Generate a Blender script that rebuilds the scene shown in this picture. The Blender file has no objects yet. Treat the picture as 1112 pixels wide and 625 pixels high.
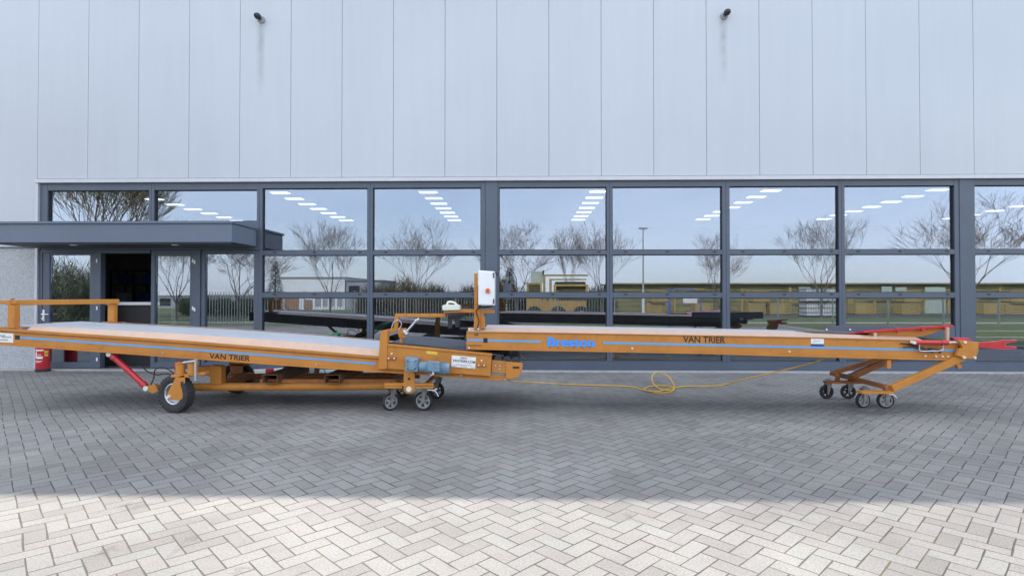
import bpy, bmesh, math, random
from mathutils import Vector, Matrix
R = math.radians
rnd = random.Random(7)
scene = bpy.context.scene
COL = scene.collection

# ------------------------------------------------------------------ camera
F = 600.0; CW, CH = 1112.0, 625.0
YAW, PITCH = R(1.3), math.atan(7.5/600)
CAM = Vector((0, -10.8, 1.48))
cd = bpy.data.cameras.new('camera'); cam = bpy.data.objects.new('camera', cd); COL.objects.link(cam)
cam.location = CAM; cam.rotation_euler = (R(90)+PITCH, 0, YAW)
cd.sensor_width = 36; cd.lens = F/CW*36; cd.clip_end = 3000; cd.clip_start = .05
scene.camera = cam
ROT = cam.rotation_euler.to_matrix()

def ray(px, py):
    return ROT @ Vector(((px-CW/2)/F, (CH/2-py)/F, -1))
def at(px, py, Y):                      # point on the vertical plane y=Y
    d = ray(px, py); t = (Y-CAM.y)/d.y
    return CAM + d*t
def gd(px, py, z=0.0):                  # point on the ground
    d = ray(px, py); t = (z-CAM.z)/d.z
    return CAM + d*t
def fx(px, Y=0): return at(px, 320, Y).x
def fz(py, Y=0): return at(572, py, Y).z
def mirr(px, z):                        # X of something seen reflected, at virtual depth z
    return at(px, 320, z-10.8).x

# ------------------------------------------------------------------ materials
def new_mat(name):
    m = bpy.data.materials.new(name); m.use_nodes = True
    nt = m.node_tree
    return m, nt, nt.nodes['Principled BSDF']
def paint(name, col, rough=.5, metal=0, var=.12, scale=6, bump=0, bscale=60, coat=0, spec=.5, dirt=None, dirt_amt=.0, stretch=(1,1,1)):
    m, nt, b = new_mat(name)
    tc = nt.nodes.new('ShaderNodeTexCoord'); mp = nt.nodes.new('ShaderNodeMapping')
    mp.inputs['Scale'].default_value = stretch
    nt.links.new(tc.outputs['Object'], mp.inputs['Vector'])
    n = nt.nodes.new('ShaderNodeTexNoise'); n.inputs['Scale'].default_value = scale; n.inputs['Detail'].default_value = 6
    nt.links.new(mp.outputs['Vector'], n.inputs['Vector'])
    r = nt.nodes.new('ShaderNodeValToRGB'); e = r.color_ramp.elements
    e[0].position = .3; e[1].position = .7
    e[0].color = [max(0, c*(1-var)) for c in col]+[1]; e[1].color = [min(1, c*(1+var)) for c in col]+[1]
    nt.links.new(n.outputs['Fac'], r.inputs['Fac'])
    out = r.outputs['Color']
    if dirt:
        n2 = nt.nodes.new('ShaderNodeTexNoise'); n2.inputs['Scale'].default_value = scale*2.7; n2.inputs['Detail'].default_value = 8
        n2.inputs['Roughness'].default_value = .7
        nt.links.new(tc.outputs['Object'], n2.inputs['Vector'])
        r2 = nt.nodes.new('ShaderNodeValToRGB'); r2.color_ramp.elements[0].position = .52; r2.color_ramp.elements[1].position = .75
        r2.color_ramp.elements[1].color = (dirt_amt,)*3+(1,)
        nt.links.new(n2.outputs['Fac'], r2.inputs['Fac'])
        mx = nt.nodes.new('ShaderNodeMix'); mx.data_type = 'RGBA'
        nt.links.new(r2.outputs['Color'], mx.inputs['Factor']); nt.links.new(out, mx.inputs['A']); mx.inputs['B'].default_value = (*dirt, 1)
        out = mx.outputs['Result']
    nt.links.new(out, b.inputs['Base Color'])
    b.inputs['Roughness'].default_value = rough; b.inputs['Metallic'].default_value = metal
    b.inputs['Coat Weight'].default_value = coat; b.inputs['Specular IOR Level'].default_value = spec
    if bump:
        nb = nt.nodes.new('ShaderNodeTexNoise'); nb.inputs['Scale'].default_value = bscale; nb.inputs['Detail'].default_value = 4
        nt.links.new(tc.outputs['Object'], nb.inputs['Vector'])
        bp = nt.nodes.new('ShaderNodeBump'); bp.inputs['Strength'].default_value = bump; bp.inputs['Distance'].default_value = .02
        nt.links.new(nb.outputs['Fac'], bp.inputs['Height']); nt.links.new(bp.outputs['Normal'], b.inputs['Normal'])
    return m
M = {}
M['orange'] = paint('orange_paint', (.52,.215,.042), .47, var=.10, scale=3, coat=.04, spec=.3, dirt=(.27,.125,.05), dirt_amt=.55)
M['orange_dull'] = paint('shadow_orange_paint', (.37,.135,.035), .55, var=.2, scale=9, dirt=(.12,.06,.035), dirt_amt=.7)
M['salmon'] = paint('sky_sheen_orange', (.56,.38,.27), .35, var=.06, scale=5, dirt=(.36,.24,.17), dirt_amt=.5)  # orange paled in the colour itself for sky sheen on the sloping skirts
M['rust'] = paint('rusty_steel', (.16,.085,.04), .7, var=.35, scale=18, bump=.2)
M['belt'] = paint('grey_white_belt', (.47,.50,.54), .45, var=.06, scale=3, dirt=(.36,.37,.37), dirt_amt=.5, stretch=(.3,3,1))
M['black_belt'] = paint('black_rubber_belt', (.05,.055,.07), .5, var=.2, scale=5, bump=.2, bscale=40)
M['rubber'] = paint('rubber', (.028,.028,.03), .75, var=.25, scale=20, bump=.2, dirt=(.12,.11,.10), dirt_amt=.5)
M['wheel_grey'] = paint('grey_wheel', (.33,.335,.33), .5, var=.15, scale=20)
M['zinc'] = paint('zinc_steel', (.55,.56,.58), .35, .8, var=.15, scale=25)
M['fork_steel'] = paint('dull_steel', (.27,.27,.27), .5, .5, var=.25, scale=25)
M['dark_steel'] = paint('dark_steel', (.035,.035,.04), .5, .2, var=.2, scale=12)
M['red'] = paint('red_paint', (.50,.018,.028), .33, var=.1, scale=7, coat=.3)
M['pink_red'] = paint('faded_red_paint', (.58,.05,.10), .35, var=.1, scale=7)
M['blue_tape'] = paint('light_blue_tape', (.13,.36,.64), .45, var=.05)
M['blue_text'] = paint('blue_lettering', (.055,.30,.86), .45, var=.03)
M['black_text'] = paint('black_lettering', (.012,.012,.014), .5, var=.05)
M['white_plate'] = paint('white_sticker', (.80,.80,.78), .4, var=.03)
M['grey_print'] = paint('grey_print', (.30,.31,.33), .5, var=.1)
M['navy'] = paint('navy_print', (.03,.05,.20), .5, var=.05)
M['yellow_label'] = paint('yellow_label', (.75,.50,.06), .5, var=.05)
M['motor'] = paint('motor_blue_grey', (.17,.27,.36), .45, var=.18, scale=16, dirt=(.10,.11,.12), dirt_amt=.5)
M['white_box'] = paint('white_enclosure', (.80,.82,.84), .35, var=.03)
M['cream'] = paint('cream_plastic', (.70,.72,.62), .4, var=.06)
M['red_knob'] = paint('red_knob', (.72,.10,.03), .35, var=.05)
M['yellow_cable'] = paint('yellow_cable', (.70,.42,.04), .5, var=.1)
M['black_cable'] = paint('black_cable', (.02,.02,.022), .5, var=.1)
M['green'] = paint('green_tube', (.02,.28,.12), .4, var=.1)
M['frame'] = paint('slate_frame', (.085,.108,.150), .42, var=.06, scale=2, dirt=(.13,.14,.15), dirt_amt=.35)
M['frame_dark'] = paint('dark_gasket', (.018,.02,.024), .6, var=.1)
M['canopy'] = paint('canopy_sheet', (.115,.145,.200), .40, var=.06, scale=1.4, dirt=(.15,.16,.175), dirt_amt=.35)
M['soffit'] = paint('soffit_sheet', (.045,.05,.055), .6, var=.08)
M['flash'] = paint('light_flashing', (.55,.56,.60), .35, .1, var=.04, dirt=(.36,.36,.36), dirt_amt=.4)
M['concrete'] = paint('concrete_plinth', (.40,.40,.39), .85, var=.16, scale=5, bump=.3, dirt=(.17,.17,.16), dirt_amt=.6)
M['interior'] = paint('interior_wall', (.20,.20,.205), .8, var=.08, scale=1)
M['ceiling'] = paint('interior_ceiling', (.20,.20,.21), .8, var=.05, scale=1)
M['int_floor'] = paint('interior_floor', (.12,.12,.13), .35, var=.12, scale=1)
M['roof'] = paint('roof_sheet', (.25,.26,.27), .7, var=.1, scale=1)
M['bark'] = paint('bark', (.155,.125,.105), .9, var=.25, scale=12, bump=.3)
M['rail_far'] = paint('backlit_shade_paint', (.055,.042,.038), .55, var=.2)  # backlit shade of the far rails put into their colour
M['twig'] = paint('twigs', (.25,.205,.185), .9, var=.25, scale=4)
M['twig_olive'] = paint('olive_twigs', (.27,.225,.13), .9, var=.3, scale=3)
M['olive'] = paint('olive_boards', (.29,.265,.13), .8, var=.4, scale=1.5, stretch=(.4,1,4))
M['ochre'] = paint('ochre_posts', (.42,.30,.10), .7, var=.15, scale=3)
M['ochre_machine'] = paint('ochre_machine_paint', (.46,.29,.08), .5, var=.15, scale=4, dirt=(.20,.14,.06), dirt_amt=.5)
M['white_wall'] = paint('white_sheet_wall', (.72,.74,.76), .6, var=.05, scale=1)
M['grey_wall'] = paint('grey_sheet_wall', (.30,.31,.34), .6, var=.08, scale=1)
M['pale_wall'] = paint('pale_green_panel', (.42,.50,.44), .5, var=.06)
M['brown_door'] = paint('brown_door', (.30,.15,.09), .6, var=.15)
M['galv'] = paint('galvanised_fence', (.32,.36,.35), .5, .4, var=.12)
M['blue_post'] = paint('blue_post', (.10,.14,.42), .5, var=.1)
M['hdpe'] = paint('white_tank_plastic', (.72,.74,.74), .45, var=.04)
M['evergreen'] = paint('evergreen_needles', (.028,.055,.03), .8, var=.4, scale=6)
M['lamp_grey'] = paint('lamp_pole_grey', (.45,.47,.47), .5, .3, var=.1)
M['asphalt'] = paint('asphalt', (.06,.06,.062), .9, var=.15, scale=8, bump=.2)
M['path'] = paint('pale_path_slabs', (.36,.35,.32), .85, var=.1, scale=3)
M['glass_lens'] = paint('lens_glass', (.02,.02,.025), .1)

# glazing: coated glass, part mirror, part see-through
def glass_mat(name, tint=(.80,.86,1), f0=.20):
    m = bpy.data.materials.new(name); m.use_nodes = True; nt = m.node_tree; nt.nodes.clear()
    o = nt.nodes.new('ShaderNodeOutputMaterial'); mix = nt.nodes.new('ShaderNodeMixShader')
    g = nt.nodes.new('ShaderNodeBsdfGlossy'); g.inputs['Roughness'].default_value = 0.0; g.inputs['Color'].default_value = (*tint, 1)
    t = nt.nodes.new('ShaderNodeBsdfTransparent'); t.inputs['Color'].default_value = (.80,.86,.88,1)
    lw = nt.nodes.new('ShaderNodeLayerWeight'); lw.inputs['Blend'].default_value = .3
    mr = nt.nodes.new('ShaderNodeMapRange'); mr.inputs['To Min'].default_value = f0; mr.inputs['To Max'].default_value = 1
    nt.links.new(lw.outputs['Fresnel'], mr.inputs['Value'])
    tc = nt.nodes.new('ShaderNodeTexCoord'); n = nt.nodes.new('ShaderNodeTexNoise'); n.inputs['Scale'].default_value = .7
    nt.links.new(tc.outputs['Object'], n.inputs['Vector'])
    bp = nt.nodes.new('ShaderNodeBump'); bp.inputs['Strength'].default_value = .003; bp.inputs['Distance'].default_value = .02
    nt.links.new(n.outputs['Fac'], bp.inputs['Height']); nt.links.new(bp.outputs['Normal'], g.inputs['Normal'])
    nt.links.new(mr.outputs['Result'], mix.inputs['Fac']); nt.links.new(t.outputs[0], mix.inputs[1]); nt.links.new(g.outputs[0], mix.inputs[2])
    nt.links.new(mix.outputs[0], o.inputs['Surface'])
    return m
M['glass'] = glass_mat('window_glass')

def emis(name, col, s):
    m, nt, b = new_mat(name)
    b.inputs['Base Color'].default_value = (*col, 1); b.inputs['Emission Color'].default_value = (*col, 1); b.inputs['Emission Strength'].default_value = s
    return m
M['panel_light'] = emis('lit_diffuser', (1,.98,.94), 1.8)

def cladding_mat():
    m, nt, b = new_mat('silver_cladding')
    tc = nt.nodes.new('ShaderNodeTexCoord')
    n = nt.nodes.new('ShaderNodeTexNoise'); n.inputs['Scale'].default_value = .35; n.inputs['Detail'].default_value = 4
    nt.links.new(tc.outputs['Object'], n.inputs['Vector'])
    r = nt.nodes.new('ShaderNodeValToRGB'); e = r.color_ramp.elements
    e[0].position = .3; e[0].color = (.465,.495,.545,1); e[1].position = .7; e[1].color = (.50,.53,.58,1)
    nt.links.new(n.outputs['Fac'], r.inputs['Fac'])
    mp = nt.nodes.new('ShaderNodeMapping'); mp.inputs['Scale'].default_value = (5, 1, .25)
    nt.links.new(tc.outputs['Object'], mp.inputs['Vector'])
    n2 = nt.nodes.new('ShaderNodeTexNoise'); n2.inputs['Scale'].default_value = 1.2; n2.inputs['Detail'].default_value = 8; n2.inputs['Roughness'].default_value = .6
    nt.links.new(mp.outputs['Vector'], n2.inputs['Vector'])
    mx = nt.nodes.new('ShaderNodeMix'); mx.data_type = 'RGBA'; mx.blend_type = 'MULTIPLY'
    r2 = nt.nodes.new('ShaderNodeValToRGB'); r2.color_ramp.elements[0].color = (.965,.965,.965,1); r2.color_ramp.elements[0].position = .35; r2.color_ramp.elements[1].position = .6
    nt.links.new(n2.outputs['Fac'], r2.inputs['Fac'])
    mx.inputs['Factor'].default_value = .7
    nt.links.new(r.outputs['Color'], mx.inputs['A']); nt.links.new(r2.outputs['Color'], mx.inputs['B'])
    nt.links.new(mx.outputs['Result'], b.inputs['Base Color'])
    b.inputs['Roughness'].default_value = .42; b.inputs['Metallic'].default_value = .25
    bp = nt.nodes.new('ShaderNodeBump'); bp.inputs['Strength'].default_value = .12; bp.inputs['Distance'].default_value = .05
    nt.links.new(n.outputs['Fac'], bp.inputs['Height']); nt.links.new(bp.outputs['Normal'], b.inputs['Normal'])
    return m
M['cladding'] = cladding_mat()
def stain_mat():
    m, nt, b = new_mat('dirt_streak')
    b.inputs['Base Color'].default_value = (.33,.35,.35,1); b.inputs['Roughness'].default_value = .8
    tc = nt.nodes.new('ShaderNodeTexCoord'); sp = nt.nodes.new('ShaderNodeSeparateXYZ'); nt.links.new(tc.outputs['Generated'], sp.inputs[0])
    def mth(op, a, c=None):
        q = nt.nodes.new('ShaderNodeMath'); q.operation = op
        for i, v in enumerate((a, c)):
            if v is None: continue
            if isinstance(v, (int, float)): q.inputs[i].default_value = v
            else: nt.links.new(v, q.inputs[i])
        return q.outputs[0]
    u = mth('ABSOLUTE', mth('SUBTRACT', sp.outputs['X'], .5))
    u = mth('SUBTRACT', 1.0, mth('MULTIPLY', u, 2.0))
    n = nt.nodes.new('ShaderNodeTexNoise'); n.inputs['Scale'].default_value = 7
    nt.links.new(tc.outputs['Object'], n.inputs['Vector'])
    a = mth('MULTIPLY', mth('MULTIPLY', u, mth('POWER', sp.outputs['Z'], .8)), mth('MULTIPLY', n.outputs['Fac'], .24))
    nt.links.new(a, b.inputs['Alpha'])
    return m
M['stain'] = stain_mat()
def stucco_mat():
    m, nt, b = new_mat('pebble_stucco')
    tc = nt.nodes.new('ShaderNodeTexCoord')
    v = nt.nodes.new('ShaderNodeTexVoronoi'); v.inputs['Scale'].default_value = 95
    nt.links.new(tc.outputs['Object'], v.inputs['Vector'])
    r = nt.nodes.new('ShaderNodeValToRGB'); e = r.color_ramp.elements
    e[0].color = (.27,.28,.30,1); e[0].position = .0; e[1].color = (.50,.52,.54,1); e[1].position = .55
    sp = nt.nodes.new('ShaderNodeSeparateColor'); nt.links.new(v.outputs['Color'], sp.inputs[0])
    nt.links.new(sp.outputs[0], r.inputs['Fac'])
    nt.links.new(r.outputs['Color'], b.inputs['Base Color']); b.inputs['Roughness'].default_value = .85
    bp = nt.nodes.new('ShaderNodeBump'); bp.inputs['Strength'].default_value = .6; bp.inputs['Distance'].default_value = .01; bp.invert = True
    nt.links.new(v.outputs['Distance'], bp.inputs['Height']); nt.links.new(bp.outputs['Normal'], b.inputs['Normal'])
    return m
M['stucco'] = stucco_mat()

def paver_mat():
    m, nt, b = new_mat('herringbone_pavers'); L = nt.links
    def nd(t): return nt.nodes.new(t)
    def mth(op, a, c=None, d=None):
        q = nd('ShaderNodeMath'); q.operation = op
        for i, v in enumerate((a, c, d)):
            if v is None: continue
            if isinstance(v, (int, float)): q.inputs[i].default_value = v
            else: L.new(v, q.inputs[i])
        return q.outputs[0]
    tc = nd('ShaderNodeTexCoord')
    wob = nd('ShaderNodeTexNoise'); wob.inputs['Scale'].default_value = .9; wob.inputs['Detail'].default_value = 2
    L.new(tc.outputs['Object'], wob.inputs['Vector'])
    wv = nd('ShaderNodeVectorMath'); wv.operation = 'SCALE'; L.new(wob.outputs['Color'], wv.inputs[0]); wv.inputs['Scale'].default_value = .05
    wa = nd('ShaderNodeVectorMath'); wa.operation = 'ADD'; L.new(tc.outputs['Object'], wa.inputs[0]); L.new(wv.outputs[0], wa.inputs[1])
    sx = nd('ShaderNodeSeparateXYZ'); L.new(wa.outputs[0], sx.inputs[0])
    W = .1125; k = 1/(math.sqrt(2)*W)
    px = mth('MULTIPLY', mth('ADD', sx.outputs['X'], sx.outputs['Y']), k)
    py = mth('MULTIPLY', mth('SUBTRACT', sx.outputs['Y'], sx.outputs['X']), k)
    i = mth('FLOOR', px); j = mth('FLOOR', py)
    u = mth('SUBTRACT', px, i); v = mth('SUBTRACT', py, j)
    mm = mth('FLOORED_MODULO', mth('ADD', mth('SUBTRACT', i, j), .5), 4.0)  # 0.5,1.5,2.5,3.5
    def eq(n): return mth('COMPARE', mm, n+.5, .2)
    e0, e1, e2, e3 = eq(0), eq(1), eq(2), eq(3)
    dl = mth('ADD', u, mth('MULTIPLY', e1, 5)); dr = mth('ADD', mth('SUBTRACT', 1, u), mth('MULTIPLY', e0, 5))
    db = mth('ADD', v, mth('MULTIPLY', e2, 5)); dt = mth('ADD', mth('SUBTRACT', 1, v), mth('MULTIPLY', e3, 5))
    d = mth('MINIMUM', mth('MINIMUM', dl, dr), mth('MINIMUM', db, dt))
    bi = mth('SUBTRACT', i, e1); bj = mth('SUBTRACT', j, e2)
    cv = nd('ShaderNodeCombineXYZ'); L.new(bi, cv.inputs[0]); L.new(bj, cv.inputs[1])
    wn = nd('ShaderNodeTexWhiteNoise'); wn.noise_dimensions = '3D'; L.new(cv.outputs[0], wn.inputs['Vector'])
    ramp = nd('ShaderNodeValToRGB'); e = ramp.color_ramp.elements
    e[0].color = (.198,.192,.182,1); e[1].color = (.250,.240,.226,1)
    x = e.new(.5); x.color = (.240,.230,.220,1); x = e.new(.72); x.color = (.238,.240,.228,1)
    L.new(wn.outputs['Value'], ramp.inputs['Fac'])
    # grain
    g = nd('ShaderNodeTexNoise'); g.inputs['Scale'].default_value = 75; g.inputs['Detail'].default_value = 5; g.inputs['Roughness'].default_value = .7
    L.new(tc.outputs['Object'], g.inputs['Vector'])
    gr = nd('ShaderNodeMapRange'); gr.inputs['From Min'].default_value = .3; gr.inputs['From Max'].default_value = .7; gr.inputs['To Min'].default_value = .70; gr.inputs['To Max'].default_value = 1.26
    L.new(g.outputs['Fac'], gr.inputs['Value'])
    # large patches / dust
    p = nd('ShaderNodeTexNoise'); p.inputs['Scale'].default_value = .55; p.inputs['Detail'].default_value = 9; p.inputs['Roughness'].default_value = .62; p.inputs['Distortion'].default_value = .6
    L.new(tc.outputs['Object'], p.inputs['Vector'])
    pr = nd('ShaderNodeMapRange'); pr.inputs['From Min'].default_value = .3; pr.inputs['From Max'].default_value = .72; pr.inputs['To Min'].default_value = .76; pr.inputs['To Max'].default_value = 1.22
    L.new(p.outputs['Fac'], pr.inputs['Value'])
    f = mth('MULTIPLY', gr.outputs['Result'], pr.outputs['Result'])
    mul = nd('ShaderNodeVectorMath'); mul.operation = 'SCALE'; L.new(ramp.outputs['Color'], mul.inputs[0]); L.new(f, mul.inputs['Scale'])
    o_ = nd('ShaderNodeTexNoise'); o_.inputs['Scale'].default_value = 2.1; o_.inputs['Detail'].default_value = 5; o_.inputs['W' if False else 'Roughness'].default_value = .6; o_.inputs['Distortion'].default_value = 1.2
    L.new(tc.outputs['Object'], o_.inputs['Vector'])
    om = nd('ShaderNodeMapRange'); om.inputs['From Min'].default_value = .64; om.inputs['From Max'].default_value = .73; om.inputs['To Min'].default_value = 1; om.inputs['To Max'].default_value = .66
    L.new(o_.outputs['Fac'], om.inputs['Value'])
    mul0 = mul; mul = nd('ShaderNodeVectorMath'); mul.operation = 'SCALE'; L.new(mul0.outputs[0], mul.inputs[0]); L.new(om.outputs['Result'], mul.inputs['Scale'])
    # white specks/scuffs
    s = nd('ShaderNodeTexNoise'); s.inputs['Scale'].default_value = 2.6; s.inputs['Detail'].default_value = 10; s.inputs['Roughness'].default_value = .75
    L.new(tc.outputs['Object'], s.inputs['Vector'])
    sr = nd('ShaderNodeMapRange'); sr.inputs['From Min'].default_value = .62; sr.inputs['From Max'].default_value = .78; sr.inputs['To Max'].default_value = .55
    L.new(s.outputs['Fac'], sr.inputs['Value'])
    mxs = nd('ShaderNodeMix'); mxs.data_type = 'RGBA'; L.new(sr.outputs['Result'], mxs.inputs['Factor']); L.new(mul.outputs[0], mxs.inputs['A']); mxs.inputs['B'].default_value = (.46,.45,.43,1)
    # joints, width varies with noise
    jn = nd('ShaderNodeTexNoise'); jn.inputs['Scale'].default_value = 5; jn.inputs['Detail'].default_value = 4; L.new(tc.outputs['Object'], jn.inputs['Vector'])
    jw = nd('ShaderNodeMapRange'); jw.inputs['From Min'].default_value = .35; jw.inputs['From Max'].default_value = .7; jw.inputs['To Min'].default_value = .022; jw.inputs['To Max'].default_value = .052
    L.new(jn.outputs['Fac'], jw.inputs['Value'])
    jm = nd('ShaderNodeMapRange'); jm.interpolation_type = 'SMOOTHSTEP'
    L.new(d, jm.inputs['Value']); L.new(mth('MULTIPLY', jw.outputs['Result'], .55), jm.inputs['From Min']); L.new(mth('MULTIPLY', jw.outputs['Result'], 1.3), jm.inputs['From Max'])
    jc = nd('ShaderNodeValToRGB'); jc.color_ramp.elements[0].position = .52; jc.color_ramp.elements[0].color = (.070,.067,.062,1); jc.color_ramp.elements[1].position = .66; jc.color_ramp.elements[1].color = (.115,.11,.06,1)
    mo = nd('ShaderNodeTexNoise'); mo.inputs['Scale'].default_value = 1.1; mo.inputs['Detail'].default_value = 6; L.new(tc.outputs['Object'], mo.inputs['Vector'])
    L.new(mo.outputs['Fac'], jc.inputs['Fac'])
    mxj = nd('ShaderNodeMix'); mxj.data_type = 'RGBA'; L.new(jm.outputs['Result'], mxj.inputs['Factor']); L.new(jc.outputs['Color'], mxj.inputs['A']); L.new(mxs.outputs['Result'], mxj.inputs['B'])
    L.new(mxj.outputs['Result'], b.inputs['Base Color'])
    b.inputs['Roughness'].default_value = .72; b.inputs['Specular IOR Level'].default_value = .35
    h = mth('ADD', jm.outputs['Result'], mth('ADD', mth('MULTIPLY', g.outputs['Fac'], .25), mth('MULTIPLY', wn.outputs['Value'], .5)))
    bp = nd('ShaderNodeBump'); bp.inputs['Strength'].default_value = .7; bp.inputs['Distance'].default_value = .006
    L.new(h, bp.inputs['Height']); L.new(bp.outputs['Normal'], b.inputs['Normal'])
    return m
M['pavers'] = paver_mat()
def grass_ground():
    m, nt, b = new_mat('grass_ground')
    tc = nt.nodes.new('ShaderNodeTexCoord'); n = nt.nodes.new('ShaderNodeTexNoise'); n.inputs['Scale'].default_value = 1.5; n.inputs['Detail'].default_value = 10; n.inputs['Roughness'].default_value = .75
    nt.links.new(tc.outputs['Object'], n.inputs['Vector'])
    r = nt.nodes.new('ShaderNodeValToRGB'); e = r.color_ramp.elements
    e[0].position = .35; e[0].color = (.06,.075,.022,1); e[1].position = .65; e[1].color = (.12,.16,.045,1)
    nt.links.new(n.outputs['Fac'], r.inputs['Fac']); nt.links.new(r.outputs['Color'], b.inputs['Base Color']); b.inputs['Roughness'].default_value = .95
    return m
M['grass'] = grass_ground()

# ------------------------------------------------------------------ mesh builder
class MB:
    def __init__(s): s.bm = bmesh.new()
    def box(s, x0, x1, y0, y1, z0, z1):
        if x0 > x1: x0, x1 = x1, x0
        if y0 > y1: y0, y1 = y1, y0
        if z0 > z1: z0, z1 = z1, z0
        v = [s.bm.verts.new(p) for p in ((x0,y0,z0),(x1,y0,z0),(x1,y1,z0),(x0,y1,z0),(x0,y0,z1),(x1,y0,z1),(x1,y1,z1),(x0,y1,z1))]
        for f in ((3,2,1,0),(4,5,6,7),(0,1,5,4),(1,2,6,5),(2,3,7,6),(3,0,4,7)): s.bm.faces.new([v[i] for i in f])
        return s
    def prism(s, pts, y0, y1):          # pts: (x,z) polygon, extruded in y
        a = [s.bm.verts.new((p[0], y0, p[1])) for p in pts]; b = [s.bm.verts.new((p[0], y1, p[1])) for p in pts]
        n = len(pts)
        s.bm.faces.new(a); s.bm.faces.new(b[::-1])
        for i in range(n): s.bm.faces.new((a[i], b[i], b[(i+1)%n], a[(i+1)%n]))
        return s
    def pprism(s, px, Y, y1):           # px polygon read off at plane Y
        return s.prism([(at(p[0], p[1], Y).x, at(p[0], p[1], Y).z) for p in px], Y, y1)
    def hexa(s, a, b):                  # two quads of 4 points
        va = [s.bm.verts.new(p) for p in a]; vb = [s.bm.verts.new(p) for p in b]
        s.bm.faces.new(va); s.bm.faces.new(vb[::-1])
        for i in range(4): s.bm.faces.new((va[i], vb[i], vb[(i+1)%4], va[(i+1)%4]))
        return s
    def bar(s, p, q, w, h, up=Vector((0,0,1))):   # rectangular bar
        p = Vector(p); q = Vector(q); d = (q-p).normalized()
        if abs(d.dot(up)) > .98: up = Vector((0,1,0))
        r = d.cross(up).normalized(); u = r.cross(d).normalized()
        c = lambda o: [o+r*a*w/2+u*b_*h/2 for a, b_ in ((-1,-1),(1,-1),(1,1),(-1,1))]
        return s.hexa(c(p), c(q))
    def tube(s, pts, r, n=8, r1=None, cap=True):
        pts = [Vector(p) for p in pts]; rings = []; m = len(pts)
        prev = None
        for i, p in enumerate(pts):
            d = (pts[min(i+1, m-1)]-pts[max(i-1, 0)]).normalized()
            if prev is None:
                a = Vector((0,0,1)) if abs(d.z) < .9 else Vector((1,0,0)); u = d.cross(a).normalized()
            else:
                u = (prev - d*prev.dot(d)); u = u.normalized() if u.length > 1e-6 else d.orthogonal().normalized()
            prev = u; w = d.cross(u)
            rr = r if r1 is None else r+(r1-r)*i/(m-1)
            rings.append([s.bm.verts.new(p+(u*math.cos(2*math.pi*k/n)+w*math.sin(2*math.pi*k/n))*rr) for k in range(n)])
        for a, b in zip(rings, rings[1:]):
            for k in range(n): s.bm.faces.new((a[k], a[(k+1)%n], b[(k+1)%n], b[k]))
        if cap: s.bm.faces.new(rings[0][::-1]); s.bm.faces.new(rings[-1])
        return s
    def lathe(s, prof, c, axis, n=32):  # prof: (r, along axis); closed ring if first==last
        c = Vector(c); a = Vector(axis).normalized(); u = a.orthogonal().normalized(); w = a.cross(u)
        rings = [[s.bm.verts.new(c+a*t+(u*math.cos(2*math.pi*k/n)+w*math.sin(2*math.pi*k/n))*max(r, .0005)) for k in range(n)] for r, t in prof]
        for A, B in zip(rings, rings[1:]):
            for k in range(n): s.bm.faces.new((A[k], A[(k+1)%n], B[(k+1)%n], B[k]))
        return s
    def build(s, name, mat, parent=None, bevel=0, smooth=False):
        bmesh.ops.recalc_face_normals(s.bm, faces=s.bm.faces)
        me = bpy.data.meshes.new(name); s.bm.to_mesh(me); s.bm.free()
        me.materials.append(M[mat] if isinstance(mat, str) else mat)
        if smooth:
            for p in me.polygons: p.use_smooth = True
            try: me.set_sharp_from_angle(angle=R(40))
            except Exception: pass
        o = bpy.data.objects.new(name, me); COL.objects.link(o)
        if parent:
            o.parent = parent
            o.matrix_parent_inverse = WM(parent).inverted()
        if bevel:
            b = o.modifiers.new('bevel', 'BEVEL'); b.width = bevel; b.segments = 2; b.limit_method = 'ANGLE'
        return o
def WM(o):
    m = Matrix.LocRotScale(o.location, o.rotation_euler, o.scale)
    if o.parent: m = WM(o.parent) @ o.matrix_parent_inverse @ m
    return m
def tag(o, label=None, cat=None, group=None, kind=None):
    if label: o['label'] = label
    if cat: o['category'] = cat
    if group: o['group'] = group
    if kind: o['kind'] = kind
    return o
def empty(name, loc, label, cat, group=None):
    o = bpy.data.objects.new(name, None); COL.objects.link(o); o.location = loc; o.empty_display_size = .2
    return tag(o, label, cat, group)
def struct(o): o['kind'] = 'structure'; return o
def kids(o): return [c for c in bpy.data.objects if c.parent == o]
def copy_tree(o, parent=None):
    c = o.copy(); COL.objects.link(c)
    if parent: c.parent = parent
    for ch in kids(o): copy_tree(ch, c)
    return c
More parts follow.
